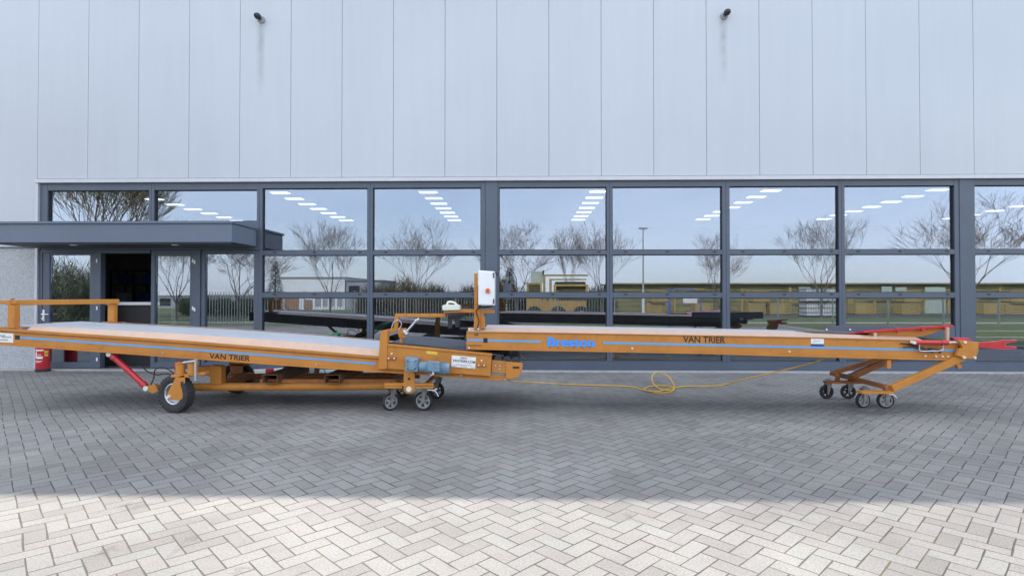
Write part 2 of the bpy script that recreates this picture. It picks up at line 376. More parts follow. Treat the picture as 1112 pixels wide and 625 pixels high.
def text(body, p0, p1, cap, name, mat, parent, Y, bold=0.0, extr=.0015):
    """text from pixel p0 (baseline left) to p1 (baseline right) on plane Y, cap height in metres"""
    cu = bpy.data.curves.new(name, 'FONT'); cu.body = body; cu.size = 1; cu.offset = bold if bold < .03 else .012; cu.extrude = .01
    tmp = bpy.data.objects.new(name, cu); COL.objects.link(tmp)
    dg = bpy.context.evaluated_depsgraph_get(); dg.update()
    me = bpy.data.meshes.new_from_object(tmp.evaluated_get(dg)); me.name = name
    bpy.data.objects.remove(tmp)
    if bold > .03:
        k = bold; b0 = bmesh.new()
        for dx, dy, dz in ((0,0,0),(-k*.6,0,.001),(k*.6,0,.002),(0,k*.4,.003),(0,-k*.4,.004)):
            t = me.copy(); t.transform(Matrix.Translation((dx,dy,dz*4))); b0.from_mesh(t); bpy.data.meshes.remove(t)
        b0.to_mesh(me); b0.free()
    xs = [v.co.x for v in me.vertices]; x0, x1 = min(xs), max(xs)
    A = at(*p0, Y); B = at(*p1, Y); L = (B-A).length; dx = (B-A).normalized(); up = Vector((-dx.z, 0, dx.x))
    for v in me.vertices:
        a = (v.co.x-x0)/(x1-x0)*L; h = v.co.y/.69*cap
        v.co = A+dx*a+up*h+Vector((0, -1, 0))*((extr+(v.co.z-.01)*.08) if v.co.z > 0 else -.0005)
    me.materials.clear(); me.materials.append(M[mat])
    o = bpy.data.objects.new(name, me); COL.objects.link(o)
    o.parent = parent; o.matrix_parent_inverse = WM(parent).inverted()
    return o

# ------------------------------------------------------------------ ground
ZG = 0.0
g = MB(); g.box(-400, 400, -500, 60, -1.0, -.03); struct(g.build('ground', 'grass'))
m = MB(); m.box(-60, 60, -15.2, -.22, -.5, 0.0); struct(m.build('pavement', 'pavers'))
m = MB(); m.box(11.9, 60, -15.1, -4.7, -.3, .03); struct(m.build('lawn', 'grass'))
m = MB(); m.box(11.78, 11.9, -15.1, -4.7, -.3, .07); m.box(11.9, 60, -4.7, -4.58, -.3, .07); struct(m.build('kerb', 'concrete', bevel=.01))
for yy in (-8.2, -11.5):
    m = MB(); m.box(11.9, 60, yy-.22, yy, -.3, .045); struct(m.build('path', 'path'))
m = MB(); m.box(-60, 60, -19.6, -18.6, -.2, -.012); struct(m.build('path', 'path'))
m = MB(); m.box(-200, 200, -31.5, -26.0, -.2, -.01); struct(m.build('road', 'asphalt'))
m = MB(); m.box(-60, 60, -.22, .02, -.5, .018)
struct(m.build('concrete_strip', 'concrete', bevel=.004))

# ------------------------------------------------------------------ warehouse
WH = empty('warehouse', (0, 0, 0), 'long warehouse with silver panel cladding above a dark slate window band', 'warehouse')
XL, XR, HB, YB = -30, 32, 8.72, 19.0
seamz = fz(192.5)
x_corner = fx(40.5)
SP = 1.019
# cladding: each panel set with a real groove between
m = MB()
k0 = -int((x_corner-XL)/SP); 
xs = [x_corner+SP*k for k in range(k0, int((XR-x_corner)/SP)+1)]
for a, b_ in zip(xs, xs[1:]):
    zb = seamz+.012 if a > x_corner-.01 else fz(267)
    m.box(a+.0028, b_-.0028, -.03, .09, zb, HB)
m.build('wall_cladding', 'cladding', WH, bevel=.004)
m = MB(); m.box(xs[0], xs[-1], .0905, .2, fz(193), HB); m.box(xs[0], x_corner, .0905, .2, 0, fz(193)-.001); m.build('wall_backing', 'grey_wall', WH)
# flashing over windows
m = MB(); m.box(x_corner-.02, xs[-1], -.065, .09, fz(196.6), seamz); m.build('flashing', 'flash', WH, bevel=.004)
m = MB(); m.box(x_corner-.02, x_corner+.03, -.045, .09, 0.02, fz(196.6)-.002); m.build('corner_trim', 'flash', WH)
# stucco plinth wall left
m = MB(); m.box(XL, x_corner-.022, -.03, .09, .02, fz(268.5)); m.build('stucco_wall', 'stucco', WH)
m = MB(); m.box(XL, x_corner-.022, -.05, .088, fz(268.5)+.002, fz(267)-.002); m.build('drip_trim', 'frame', WH)
# shell
m = MB(); m.box(XL, XR, .2, YB, HB-.3, HB-.1); m.build('roof', 'roof', WH)
m = MB(); m.box(XL-.1, XR+.1, -.06, .25, HB, HB+.12); m.build('roof_edge', 'frame', WH)
m = MB()
m.box(XL, XR, YB, YB+.2, 0, HB-.1); m.box(XL-.2, XL, .2, YB+.2, 0, HB-.1); m.box(XR, XR+.2, .2, YB+.2, 0, HB-.1)
m.build('wall', 'interior', WH)
m = MB(); m.box(XL, XR, .2, YB, 5.06, 5.2); m.build('ceiling', 'ceiling', WH)
m = MB(); m.box(XL, XR, .022, YB, -.4, .02); m.build('interior_floor', 'int_floor', WH)
m = MB(); m.box(-7.2, -7.1, .3, YB-8, .02, 2.9); m.build('partition_wall', 'interior', WH)
m = MB(); m.box(x_corner-.02, XR, .13, .2, fz(196.6), 5.06); m.build('lintel', 'frame_dark', WH)

ztop = fz(196.6)-.003
# pillars
for a, b_ in ((527, 540.6), (1042.5, 1058.2)):
    m = MB(); m.box(fx(a)+.002, fx(b_)-.002, -.012, .15, .02, ztop); m.build('pillar', 'frame', WH, bevel=.004)
# windows: (frame left, frame right, glass left, glass right)
bays = [(281.2,401.5,284.3,398.6),(401.5,527,404.5,522.2),(540.6,662,541.8,659),(662,788.8,665.2,784.8),(788.8,914.5,792.8,911.5),
        (914.5,1042.5,918,1037.5),(1058.2,1184,1059.6,1181),(1184,1316,1188,1312)]
def zlist(rows): return [(fz(a), fz(b_)) for a, b_ in rows]
def window(xa, xb, ga, gb, rows, zbot):
    Xa, Xb, Ga, Gb = fx(xa)+.002, fx(xb)-.002, fx(ga), fx(gb)
    m = MB()
    m.box(Xa, Ga, .0, .13, zbot, ztop); m.box(Gb, Xb, .0, .13, zbot, ztop)
    edges = [ztop]+[z for r in rows for z in r]+[zbot]
    for q in range(0, len(edges), 2):
        if edges[q]-edges[q+1] > .01: m.box(Ga, Gb, .004, .126, edges[q+1], edges[q])
    f = m.build('window', 'frame', WH, bevel=.003)
    m = MB()
    for (z1, z0) in rows:               # dark gasket line round each pane
        t = .012
        m.box(Ga, Gb, .03, .06, z1-t, z1); m.box(Ga, Gb, .03, .06, z0, z0+t)
        m.box(Ga, Ga+t, .03, .06, z0+t, z1-t); m.box(Gb-t, Gb, .03, .06, z0+t, z1-t)
    m.build('gasket', 'frame_dark', f)
    for (z1, z0) in rows[:-1]:
        for tfrac in (.12, .5, .93):
            cx = Ga+(Gb-Ga)*tfrac
            m = MB(); m.box(cx-.03, cx+.03, -.004, .003, z0-.045, z0-.025); m.build('drain_cap', 'frame_dark', f)
    for (z1, z0) in rows:
        m = MB(); m.box(Ga+.004, Gb-.004, .062, .068, z0+.003, z1-.003)
        o = m.build('pane', 'glass', f)
R3 = zlist([(203.2,271.5),(276.5,317.5),(323.2,391.5)])
for b_ in bays: window(*b_, R3, .03)
# entrance side
RT = zlist([(204.5,239)])
zc = fz(270.5)
window(42.5,163.5,50.5,161, RT, zc+.0)
window(163.5,281.2,166.5,278.3, RT, zc+.0)
def leaf(name, xa, xb, ga, gb, za, zb, y0=.0, y1=.07, bot=None):
    zg0 = fz(bot) if bot else .14
    m = MB(); Xa, Xb, Ga, Gb = fx(xa)+.002, fx(xb)-.002, fx(ga), fx(gb)
    zg1 = fz(zb)
    m.box(Xa, Ga, y0, y1, .03, za); m.box(Gb, Xb, y0, y1, .03, za); m.box(Ga, Gb, y0+.003, y1-.003, zg1, za); m.box(Ga, Gb, y0+.003, y1-.003, .03, zg0)
    f = m.build(name, 'frame', WH, bevel=.003)
    m = MB(); m.box(Ga+.003, Gb-.003, (y0+y1)/2, (y0+y1)/2+.006, zg0+.003, zg1-.003); m.build('pane', 'glass', f)
    return f
zd = zc-.004
d1 = leaf('door', 46.2, 103, 53.5, 97.5, zd-.05, 276)
leaf('side_window', 163, 208.6, 167, 205.5, zd, 277, .02, .12)
d2 = leaf('side_window', 217.5, 281.2, 221.5, 275, zd, 275, .02, .12)
for q_ in ((41.6,46,.03),(103.3,109.5,.03),(208.8,217.3,.03)):
    m = MB(); m.box(fx(q_[0]), fx(q_[1]), -.01, .12, q_[2], zd); m.build('door_post', 'frame', WH, bevel=.003)
for q_ in ((46.2,103,.045),(109.7,162.8,.06)):
    m = MB(); m.box(fx(q_[0]), fx(q_[1]), -.01, .12, zd-q_[2], zd); m.build('door_head', 'frame', WH)
for px in (105.5, 209.5, 211.5):
    for py in (283, 334.5, 390):
        if px > 110 and py > 380: continue
        m = MB(); c = at(px, py + (1.5 if px == 211.5 else 0), -.015); m.box(c.x-.014, c.x+.014, -.03, -.011, c.z-.035, c.z+.035); m.build('hinge', 'white_box', WH, bevel=.004)
h = at(46.8, 341, -.02)
m = MB(); m.box(h.x-.018, h.x+.018, -.016, -.001, h.z-.13, h.z+.09); m.tube([(h.x, -.001, h.z), (h.x, -.06, h.z), (h.x+.14, -.06, h.z)], .011, 8); m.tube([(h.x, -.001, h.z-.085), (h.x, -.04, h.z-.085)], .018, 8)
m.build('handle', 'white_box', d1)
# bottom threshold rail
m = MB(); m.box(fx(281.2), XR, -.02, .0, .02, fz(399.5)+.1); m.build('base_rail', 'frame', WH, bevel=.004)
# canopy
xc0, xc1, yc = fx(42)-.02, fx(280), -.98
zct, zcb = fz(238.8, -.98), fz(262, -.98)
m = MB(); m.box(xc0, xc1, yc, -.068, zcb, zct-.05); cn = m.build('canopy', 'canopy', WH, bevel=.004)
m = MB(); m.box(xc0-.025, xc1+.025, yc-.025, -.068, zct-.045, zct); m.build('canopy_cap', 'canopy', cn, bevel=.004)
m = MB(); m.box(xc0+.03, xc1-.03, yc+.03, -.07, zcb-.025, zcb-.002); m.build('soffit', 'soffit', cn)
for px in (80, 190):
    c = at(px, 262, -.75); m = MB(); m.lathe([(.0, -.035), (.055, -.035), (.06, -.026), (.06, -.02)], (c.x, -.75, zcb), (0,0,1), 20); m.build('spotlight', 'white_box', cn)
# cap between canopy and facade under glazing, seen at left of canopy
m = MB(); m.box(fx(46), fx(281), -.005, .12, zc+.001, fz(266)); m.build('transom', 'frame', WH)

# stains below the wall fixtures and the fixtures
def wall_cam(px, py, side, label):
    c = at(px, py, -.03)
    e = empty('wall_camera', c, label, 'camera')
    m = MB(); m.lathe([(.0, -.0), (.075, .0), (.075, .02), (.06, .03), (.0, .03)], c, (0,-1,0), 20); m.build('base', 'grey_wall', e, smooth=True)
    h = c+Vector((-.03*side, -.07, .03))
    m = MB(); m.tube([c+Vector((0,-.04,0)), h+Vector((0,.02,0))], .03, 10); m.build('arm', 'dark_steel', e)
    m = MB(); m.lathe([(.0, -.06), (.04, -.055), (.058, -.03), (.062, .0), (.058, .03), (.035, .055), (.0, .06)], h+Vector((0,-.03,0)), (0,-1,-.25), 20); m.build('housing', 'dark_steel', e, smooth=True)
    m = MB(); m.lathe([(0,0),(.045,0),(.045,.012),(0,.018)], h+Vector((0,-.088,-.014)), (0,-1,-.25), 16); m.build('lens', 'glass_lens', e)
    m = MB(); m.box(c.x-.11, c.x+.09, -.0335, -.031, fz(105 if px < 500 else 95), c.z-.09); m.build('streak', 'stain', WH)
wall_cam(284, 22, 1, 'small dark round camera high on the cladding above the canopy end')
wall_cam(786, 18, -1, 'small dark round camera high on the cladding above the black right hand lettering')

# ceiling lights seen through the glass
proto = None
ratios = [-3.88, -2.4, -.94, .72, 2.37, 3.95, 5.6]
names = ['behind the pane above the canopy', 'behind the pane right of the canopy', 'behind the pane left of the control box', 'behind the pane right of the control box',
         'above the black lettering on the right', 'above the small white and blue sticker', 'at the right edge']
for ri, rr in enumerate(ratios):
    X = rr*(5-1.48)
    for k in range(2 if ri == 0 else 0, 8):
        Y = 6.9+1.18*k
        if proto is None:
            e = empty('ceiling_light', (0,0,0), 'x', 'ceiling light')
            m = MB(); m.box(-.33, .33, -.18, .18, 0, .05); m.build('frame', 'white_box', e)
            m = MB(); m.box(-.30, .30, -.15, .15, -.006, -.001); m.build('diffuser', 'panel_light', e)
            proto = e; o = e
        else: o = copy_tree(proto)
        o.location = (X, Y, 5.0)
        o['label'] = 'lit square ceiling light ' + names[ri]
        o['group'] = 'ceiling lights inside the hall, row ' + names[ri]

# ------------------------------------------------------------------ things inside the hall
e = empty('reception_desk', (fx(140, .4), .4, .02), 'black desk with white top edge inside the open doorway', 'desk')
xa, xb = at(116, 330, .4).x, at(174, 330, .4).x
m = MB(); m.box(xa, xb, .4, 1.0, .02, at(140, 331, .4).z-.0); m.build('body', 'black_text', e)
m = MB(); m.box(xa-.03, xb+.03, .35, 1.05, at(140, 331, .4).z+.002, at(140, 327.8, .4).z); m.build('desk_top', 'white_plate', e)
e = empty('storage_rack', (fx(145, 4.5), 4.5, .02), 'dark storage rack behind the desk in the open doorway', 'rack')
xa, xb = at(120, 330, 4.5).x, at(170, 330, 4.5).x
m = MB()
for x in (xa, (xa+xb)/2, xb):
    for y in (4.5, 5.1): m.bar((x, y, .02), (x, y, 2.2), .05, .05)
m.build('upright', 'dark_steel', e)
for z in (.6, 1.2, 1.75, 2.15):
    m = MB(); m.box(xa, xb, 4.5, 5.1, z, z+.04); m.build('shelf', 'dark_steel', e)
for i in range(9):
    m = MB(); x = xa+.1+rnd.random()*(xb-xa-.5); z = rnd.choice([.64, 1.24, 1.79]); m.box(x, x+.3, 4.55, 4.95, z+.002, z+.3); 
    tag(m.build('carton', rnd.choice(['navy', 'brown_door', 'black_text', 'grey_wall'])), 'small carton on the dark rack behind the desk', 'carton', 'cartons on the rack behind the desk')

# ------------------------------------------------------------------ conveyor helpers
YN = -3.85; YF = -2.52
def lin(pts):
    def f(x):
        for (a, va), (b_, vb) in zip(pts, pts[1:]):
            if x <= b_ or (b_, vb) == pts[-1]: return va+(vb-va)*(x-a)/(b_-a)
    return f
def P(px, py, Y=YN): return at(px, py, Y)
def wheel(c, r, w, yaw, parent, spokes=True, fork=True, top=None, tyre_mat='rubber', rim='wheel_grey', name='caster'):
    """castor: fork plate part with tyre and rim sub-parts; c = wheel centre"""
    c = Vector(c); ax = Vector((math.sin(yaw), -math.cos(yaw), 0)); fw = Vector((ax.y, -ax.x, 0))
    m = MB()
    topz = top if top else c.z+r+.035
    for s in (-1, 1):
        o = c+ax*s*(w/2+.010)
        p = [o+fw*.014-Vector((0,0,.02)), o-fw*.014-Vector((0,0,.02)), Vector((o.x, o.y, 0))+fw*(-.075)+Vector((0,0,topz-.02)), Vector((o.x, o.y, 0))+fw*(.01)+Vector((0,0,topz-.02))]
        m.hexa([q-ax*.003 for q in p], [q+ax*.003 for q in p])
    tc = Vector((c.x, c.y, topz-.014))-fw*.03
    q = [tc+ax*a+fw*b_ for a, b_ in ((-w/2-.014,-.05),(w/2+.014,-.05),(w/2+.014,.05),(-w/2-.014,.05))]
    m.hexa([v+Vector((0,0,-.006)) for v in q], [v+Vector((0,0,.006)) for v in q])
    m.tube([tc, tc+Vector((0,0,.03))], .03, 12)
    m.tube([c-ax*(w/2+.02), c+ax*(w/2+.02)], .010, 8)
    f = m.build(name, 'fork_steel', parent)
    m = MB(); ri = r*.76
    m.lathe([(ri,-w*.42),(r*.9,-w*.5),(r*.97,-w*.38),(r,-w*.15),(r,w*.15),(r*.97,w*.38),(r*.9,w*.5),(ri,w*.42),(ri,-w*.42)], c, ax, 36); m.build('tyre', tyre_mat, f, smooth=True)
    m = MB()
    m.lathe([(ri+.001,-w*.40),(ri*.84,-w*.40),(ri*.84,w*.40),(ri+.001,w*.40),(ri+.001,-w*.40)], c, ax, 36)
    m.lathe([(.0,-w*.45),(r*.22,-w*.45),(r*.26,-w*.3),(r*.26,w*.3),(r*.22,w*.45),(.0,w*.45)], c, ax, 20)
    u = Vector((0,0,1)); v = ax.cross(u)
    for k in range(5):
        a = 2*math.pi*k/5+yaw*3+.4; d = u*math.cos(a)+v*math.sin(a)
        m.bar(c+d*r*.2, c+d*ri*.9, w*.5, r*.15, up=ax)
    m.build('rim', rim, f)
    return f

def rail(x0, x1, top, bot, Y, name, parent, side=-1, mat='orange', fh=3.0, pr=.018):
    """C-profile side rail: web plus top and bottom flanges standing proud"""
    xs_ = [x0+(x1-x0)*i/8 for i in range(9)]
    def strip(ft, fb, ya, yb, mb):
        tp = [(P(x, ft(x)).x, P(x, ft(x)).z) for x in xs_]; bt = [(P(x, fb(x)).x, P(x, fb(x)).z) for x in xs_]
        mb.prism(tp+bt[::-1], ya, yb)
    m = MB()
    strip(lambda x: top(x)+fh, lambda x: bot(x)-2.2, Y, Y+.012, m)
    strip(top, lambda x: top(x)+fh-.02, Y+side*pr, Y+.012, m)
    strip(lambda x: bot(x)-2.18, bot, Y+side*.014, Y+.012, m)
    return m.build(name, mat, parent, bevel=.003)

# ------------------------------------------------------------------ LEFT CONVEYOR
LC = empty('conveyor', (P(300, 420).x, (YN+YF)/2, 0), 'orange sloping belt conveyor with big rubber wheel, grey motor and black lettering on the left', 'conveyor')
Bt = lin([(-6,355.3),(38,358.5),(200,369.2),(300,377),(410,386),(560,398)])
Tt = lin([(-6,352.8),(38,355.5),(200,364),(300,371),(410,380.5),(560,393)])
Bb = lin([(-6,373.8),(200,388.8),(300,396.3),(410,403.6),(560,414)])
St = lin([(22,366.2),(200,378.7),(300,386.2),(408,394.7),(560,406)])
rail(-3, 549, Bt, Bb, YN, 'side_rail', LC)
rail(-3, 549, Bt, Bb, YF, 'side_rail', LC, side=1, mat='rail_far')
# skirts and belt
def strip3(fa, Ya, fb, Yb, x0, x1, mat, name, parent, th=.006, Yread=None, n=12):
    m = MB(); bm = m.bm; rows = []
    for i in range(n+1):
        x = x0+(x1-x0)*i/n
        a = at(x, fa(x), YN); b_ = at(x, fb(x), YN)
        pa = Vector((a.x, Ya, a.z)); pb = Vector((a.x, Yb, b_.z))
        rows.append((bm.verts.new(pa), bm.verts.new(pb), bm.verts.new(pb-Vector((0,0,th))), bm.verts.new(pa-Vector((0,0,th)))))
    for r0, r1 in zip(rows, rows[1:]):
        for k in range(4): bm.faces.new((r0[k], r0[(k+1)%4], r1[(k+1)%4], r1[k]))
    bm.faces.new(rows[0]); bm.faces.new(rows[-1][::-1])
    return m.build(name, mat, parent)
BL = lambda x: Tt(x)+.2
strip3(lambda x: Bt(x)-.1, YN-.016, lambda x: Tt(x)-1.0, YN+.085, 30, 412, 'salmon', 'skirt', LC)
strip3(lambda x: Bt(x)-.1, YF+.016, lambda x: Tt(x)-1.0, YF-.085, 30, 412, 'salmon', 'skirt', LC)
strip3(BL, YN+.088, BL, YF-.088, 4, 500, 'belt', 'belt', LC, th=.012, n=24)
strip3(lambda x: Bb(x)-5, YN+.10, lambda x: Bb(x)-5, YF-.10, 2, 540, 'belt', 'return_belt', LC, th=.012)
for x in (60, 130, 190, 262, 330, 395, 470):
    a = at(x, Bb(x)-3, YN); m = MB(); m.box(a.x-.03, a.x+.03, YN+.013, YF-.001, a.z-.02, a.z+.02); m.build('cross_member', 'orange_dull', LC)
# stripe
def stripe(fs, x0, x1, w, Y, mat, name, parent, y_off=.003):
    xs_ = [x0+(x1-x0)*i/8 for i in range(9)]
    m = MB(); tp = [(P(x, fs(x)-w/2).x, P(x, fs(x)-w/2).z) for x in xs_]; bt = [(P(x, fs(x)+w/2).x, P(x, fs(x)+w/2).z) for x in xs_]
    m.prism(tp+bt[::-1], Y-y_off, Y-.0005); return m.build(name, mat, parent)
stripe(St, 22, 408, 2.4, YN, 'blue_tape', 'blue_stripe', LC)
stripe(lambda x: Bt(x)+3.9, -2, 410, 1.3, YN, 'orange_dull', 'flange_shadow_line', LC, y_off=.004)  # dull orange strip standing in for the shadow under the flange
stripe(St, 532, 548, 3.2, YN, 'blue_tape', 'blue_stripe', LC)
text('VAN TRIER', (227.2, 388.9), (271.2, 391.8), .067, 'lettering', 'black_text', LC, YN-.002, bold=.010)
# labels at the left end
def plate(px0, py0, px1, py1, sl, mat, name, parent, Y=YN, th=.003, off=.0):
    m = MB(); pts = [(px0, py0), (px1, py0+sl), (px1, py1+sl), (px0, py1)]
    m.prism([(at(a, b_, Y).x, at(a, b_, Y).z) for a, b_ in pts], Y-th-off, Y-.0004-off); return m.build(name, mat, parent)
lab = plate(-3, 361, 14.5, 371, .9, 'white_plate', 'sticker', LC)
m = MB()
for (a, b_, c_, d_) in ((-1, 363.5, 6, 364.8), (2, 365.3, 12.5, 366.4), (0, 368.2, 9, 369.3)):
    A = at(a, b_, YN); B = at(c_, d_, YN); m.box(A.x, B.x, YN-.005, YN-.0032, B.z, A.z)
m.build('print', 'grey_print', lab)
plate(16.5, 363.6, 21.5, 368.2, .3, 'black_text', 'sticker', LC)
# end drum, rails
a = P(-4, 363); m = MB(); m.tube([(a.x+.09, YN+.014, a.z-.02), (a.x+.09, YF-.001, a.z-.02)], .075, 24); m.build('end_roller', 'dark_steel', LC, smooth=True)
# hoop frame across the left end
m = MB()
n0 = P(10, 356); n1 = P(12, 331)
f0 = at(86, 351, YF); f1 = at(86, 335, YF)
xh = n1.x
m.bar((xh, YN+.04, P(12, 357).z), (xh, YN+.04, n1.z), .09, .09)
m.bar((xh+.35, YF-.04, P(12, 357).z), (xh+.35, YF-.04, n1.z), .09, .09)
m.bar((xh-.05, YN-.0, n1.z+.03), (xh+.40, YF+.0, n1.z+.03), .07, .07)
m.bar((xh+.05, YN+.03, n1.z+.034), (xh-.6, YN+.03, n1.z+.045), .05, .05)
m.build('hoop_frame', 'orange', LC, bevel=.008)
m = MB(); m.box(xh-.14, xh+.16, YN-.02, YN+.12, P(12, 356.5).z, P(12, 355).z); m.build('hoop_foot', 'orange_dull', LC, bevel=.003); m = MB(); m.box(xh+.22, xh+.52, YF-.12, YF+.02, P(12, 356.5).z, P(12, 355).z); m.build('hoop_foot', 'orange_dull', LC, bevel=.003)
m = MB(); m.tube([(xh+.0, YN+.02, n1.z+.07), (xh+.0, YN+.02, n1.z+.085)], .02, 10); m.build('cap', 'red', LC)
# hydraulic cylinder (red) from rail to fork
a = P(120, 384, YN+.06); b_ = P(160, 421, YN+.06)
d = (b_-a).normalized()
m = MB(); m.tube([a+d*.06, b_-d*.07], .036, 16); m.tube([a+d*.04, a+d*.09], .044, 16); m.tube([b_-d*.09, b_-d*.03], .043, 16)
hc = m.build('hydraulic_cylinder', 'red', LC, smooth=True)
for q in (a, b_):
    m = MB(); m.lathe([(0,-.04),(.032,-.04),(.032,.04),(0,.04)], q, (0,1,0), 16); m.build('pin', 'cream', hc, smooth=True)
m = MB(); m.pprism([(156,419),(168,417),(172,424),(166,427),(160,424)], YN+.03, YN+.09); m.build('cylinder_bracket', 'orange', LC)
# big front wheel, near side
def big_wheel(c, r, w, yaw, parent, treads=True):
    c = Vector(c); ax = Vector((math.sin(yaw), -math.cos(yaw), 0)); u = Vector((0,0,1)); v = ax.cross(u)
    m = MB(); ri = r*.56
    m.lathe([(ri,-w*.36),(r*.72,-w*.48),(r*.88,-w*.49),(r*.95,-w*.42),(r*.965,-w*.2),(r*.97,0),(r*.965,w*.2),(r*.95,w*.42),(r*.88,w*.49),(r*.72,w*.48),(ri,w*.36),(ri,-w*.36)], c, ax, 48)
    if treads:
        for k in range(30):
            a = 2*math.pi*k/30
            for s in (-1, 1):
                aa = a+(s*math.pi/60); d = u*math.cos(aa)+v*math.sin(aa); t = ax.cross(d)
                m.bar(c+d*r*.955+ax*s*w*.05, c+d*r*.955+ax*s*w*.45+t*.012, .026, r*.05, up=d)
    t = m.build('wheel', 'rubber', parent, smooth=True)
    m = MB(); m.lathe([(ri+.002,-w*.40),(ri*.96,-w*.42),(ri*.88,-w*.36),(ri*.84,-w*.10),(ri*.5,-w*.06),(ri*.42,-w*.2),(.0,-w*.2)], c, -ax*-1, 36)
    m.lathe([(ri+.002,w*.40),(ri*.96,w*.42),(ri*.88,w*.36),(ri*.84,w*.10),(ri*.5,w*.06),(ri*.42,w*.2),(.0,w*.2)], c, ax, 36)
    m.build('rim', 'zinc', t, smooth=True)
    m = MB()
    for k in range(5):
        a = 2*math.pi*k/5; d = u*math.cos(a)+v*math.sin(a)
        for s in (-1,1): m.lathe([(0,0),(.011,0),(.011,.02),(0,.02)], c+d*ri*.62+ax*s*w*.07, ax*s, 6)
    m.build('wheel_nut', 'dark_steel', t)
    return t
gw = gd(188, 448.8)
rW = .237
big_wheel((gw.x-.01, gw.y+.08, rW), rW, .135, R(-14), LC)
m = MB(); yk = gw.y-.015
m.pprism([(190.5,409.5),(200.5,406.5),(200.8,431.5),(194.5,434.5),(183,433),(181.3,428)], yk, yk+.012)
m.pprism([(190.5,409.5),(200.5,406.5),(200.8,431.5),(194.5,434.5),(183,433),(181.3,428)], yk+.20, yk+.212)
c = at(194, 408.5, yk); m.box(c.x-.10, c.x+.12, yk, yk+.21, c.z-.012, c.z+.018)
m.build('wheel_fork', 'orange', LC, bevel=.003)
c = at(183.5, 430.5, yk); m = MB(); m.lathe([(0,-.03),(.016,-.03),(.016,.0),(.024,0),(.024,.02),(0,.02)], c, (0,1,0), 12); m.build('axle_bolt', 'cream', LC)
# steering pivot housings
for px, r in ((196, .055), (209.5, .06)):
    a = at(px, 407, yk+.08); b_ = at(px, 394.5, yk+.08); m = MB(); m.tube([a, b_], r, 20); m.tube([b_, b_+Vector((0,0,.012))], r*1.12, 20); m.tube([a+Vector((0,0,.02)), a+Vector((0,0,.035))], r*1.06, 20); m.build('pivot_housing', 'orange', LC, smooth=True)
m = MB(); a = at(190, 408, yk+.08); m.bar(a, at(225, 404.5, yk+.08), .10, .03); m.build('steering_arm', 'orange', LC, bevel=.003)
m = MB(); a = at(212, 404, yk); m.tube([at(212.5, 413, yk), at(212.5, 390, yk)], .016, 8); m.tube([at(199,393.5,yk+.02), at(214,391.5,yk+.02)], .014, 8); m.build('pin', 'zinc', LC)
# frame under conveyor
m = MB(); yb = YN+.22
m.pprism([(214,398),(228,397.5),(228,409),(214,404)], yb, yb+.08)
m.pprism([(228,396.5),(240,397.5),(240,417),(228,417)], yb, yb+.12)
m.build('frame_post', 'orange', LC, bevel=.004)
m = MB(); a = at(207, 420, yb+.05); b_ = at(441, 418.6, yb+.05); m.tube([a, b_], .052, 20); m.build('frame_tube', 'orange', LC, smooth=True)
m = MB(); m.pprism([(282,411.5),(441,411.5),(441,415.4),(282,415.4)], yb+.03, yb+.09); m.build('frame_rail', 'orange_dull', LC, bevel=.003)
m = MB(); a = at(232, 419, yb+.05); m.bar((a.x, yb+.1, a.z), (a.x, YF-.05, a.z), .09, .09); m.build('cross_tube', 'orange_dull', LC, bevel=.004); m = MB(); a = at(420, 418.6, yb+.05); m.bar((a.x, yb+.1, a.z), (a.x, YF-.1, a.z), .08, .08); m.build('cross_tube', 'orange_dull', LC, bevel=.004)
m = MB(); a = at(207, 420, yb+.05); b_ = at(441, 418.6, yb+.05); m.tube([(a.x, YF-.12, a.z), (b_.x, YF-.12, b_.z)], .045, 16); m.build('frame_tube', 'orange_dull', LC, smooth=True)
# fork pockets: open rectangular tubes through the frame
for px in (293, 360.5):
    c = at(px, 411.2, yb-.1); w, h, t = .098, .055, .007
    m = MB(); y0, y1 = yb-.10, YF-.15
    m.box(c.x-w, c.x+w, y0, y1, c.z+h-t, c.z+h); m.box(c.x-w, c.x+w, y0, y1, c.z-h, c.z-h+t)
    m.box(c.x-w, c.x-w+t, y0, y1, c.z-h+t, c.z+h-t); m.box(c.x+w-t, c.x+w, y0, y1, c.z-h+t, c.z+h-t)
    m.build('fork_pocket', 'rust', LC)
# far side rear wheel
gr = gd(256, 427.2)
big_wheel((gr.x, gr.y+.06, .235), .235, .135, R(20), LC)
m = MB(); yk2 = gr.y-.04
m.pprism([(250,395),(264,395),(263,418),(256,421),(249,418)], yk2, yk2+.012); m.pprism([(250,395),(264,395),(263,418),(256,421),(249,418)], yk2+.2, yk2+.212)
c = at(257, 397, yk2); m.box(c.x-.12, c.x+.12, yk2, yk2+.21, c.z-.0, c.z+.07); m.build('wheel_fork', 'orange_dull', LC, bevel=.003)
# hydraulic hoses
def spline(pts, n=10):
    pts = [Vector(p) for p in pts]; out = []
    q = [pts[0]*2-pts[1]]+pts+[pts[-1]*2-pts[-2]]
    for i in range(1, len(q)-2):
        for k in range(n):
            t = k/n; a, b_, c_, d_ = q[i-1:i+3]
            out.append(.5*((2*b_)+(c_-a)*t+(2*a-5*b_+4*c_-d_)*t*t+(-a+3*b_-3*c_+d_)*t**3))
    out.append(pts[-1]); return out
def hose(px, Y, r, mat, name, parent, n=8):
    pts = [at(p[0], p[1], Y if len(p) < 3 else p[2]) for p in px]
    m = MB(); m.tube(spline(pts, n), r, 8); return m.build(name, mat, parent, smooth=True)
hose([(155,398),(160,403),(170,406.5),(180,405.5),(190,408)], YN+.2, .008, 'black_cable', 'hose', LC)
hose([(163,419),(167,410),(168,402),(173,399),(181,400),(187,404),(192,410)], YN+.04, .008, 'black_cable', 'hose', LC)
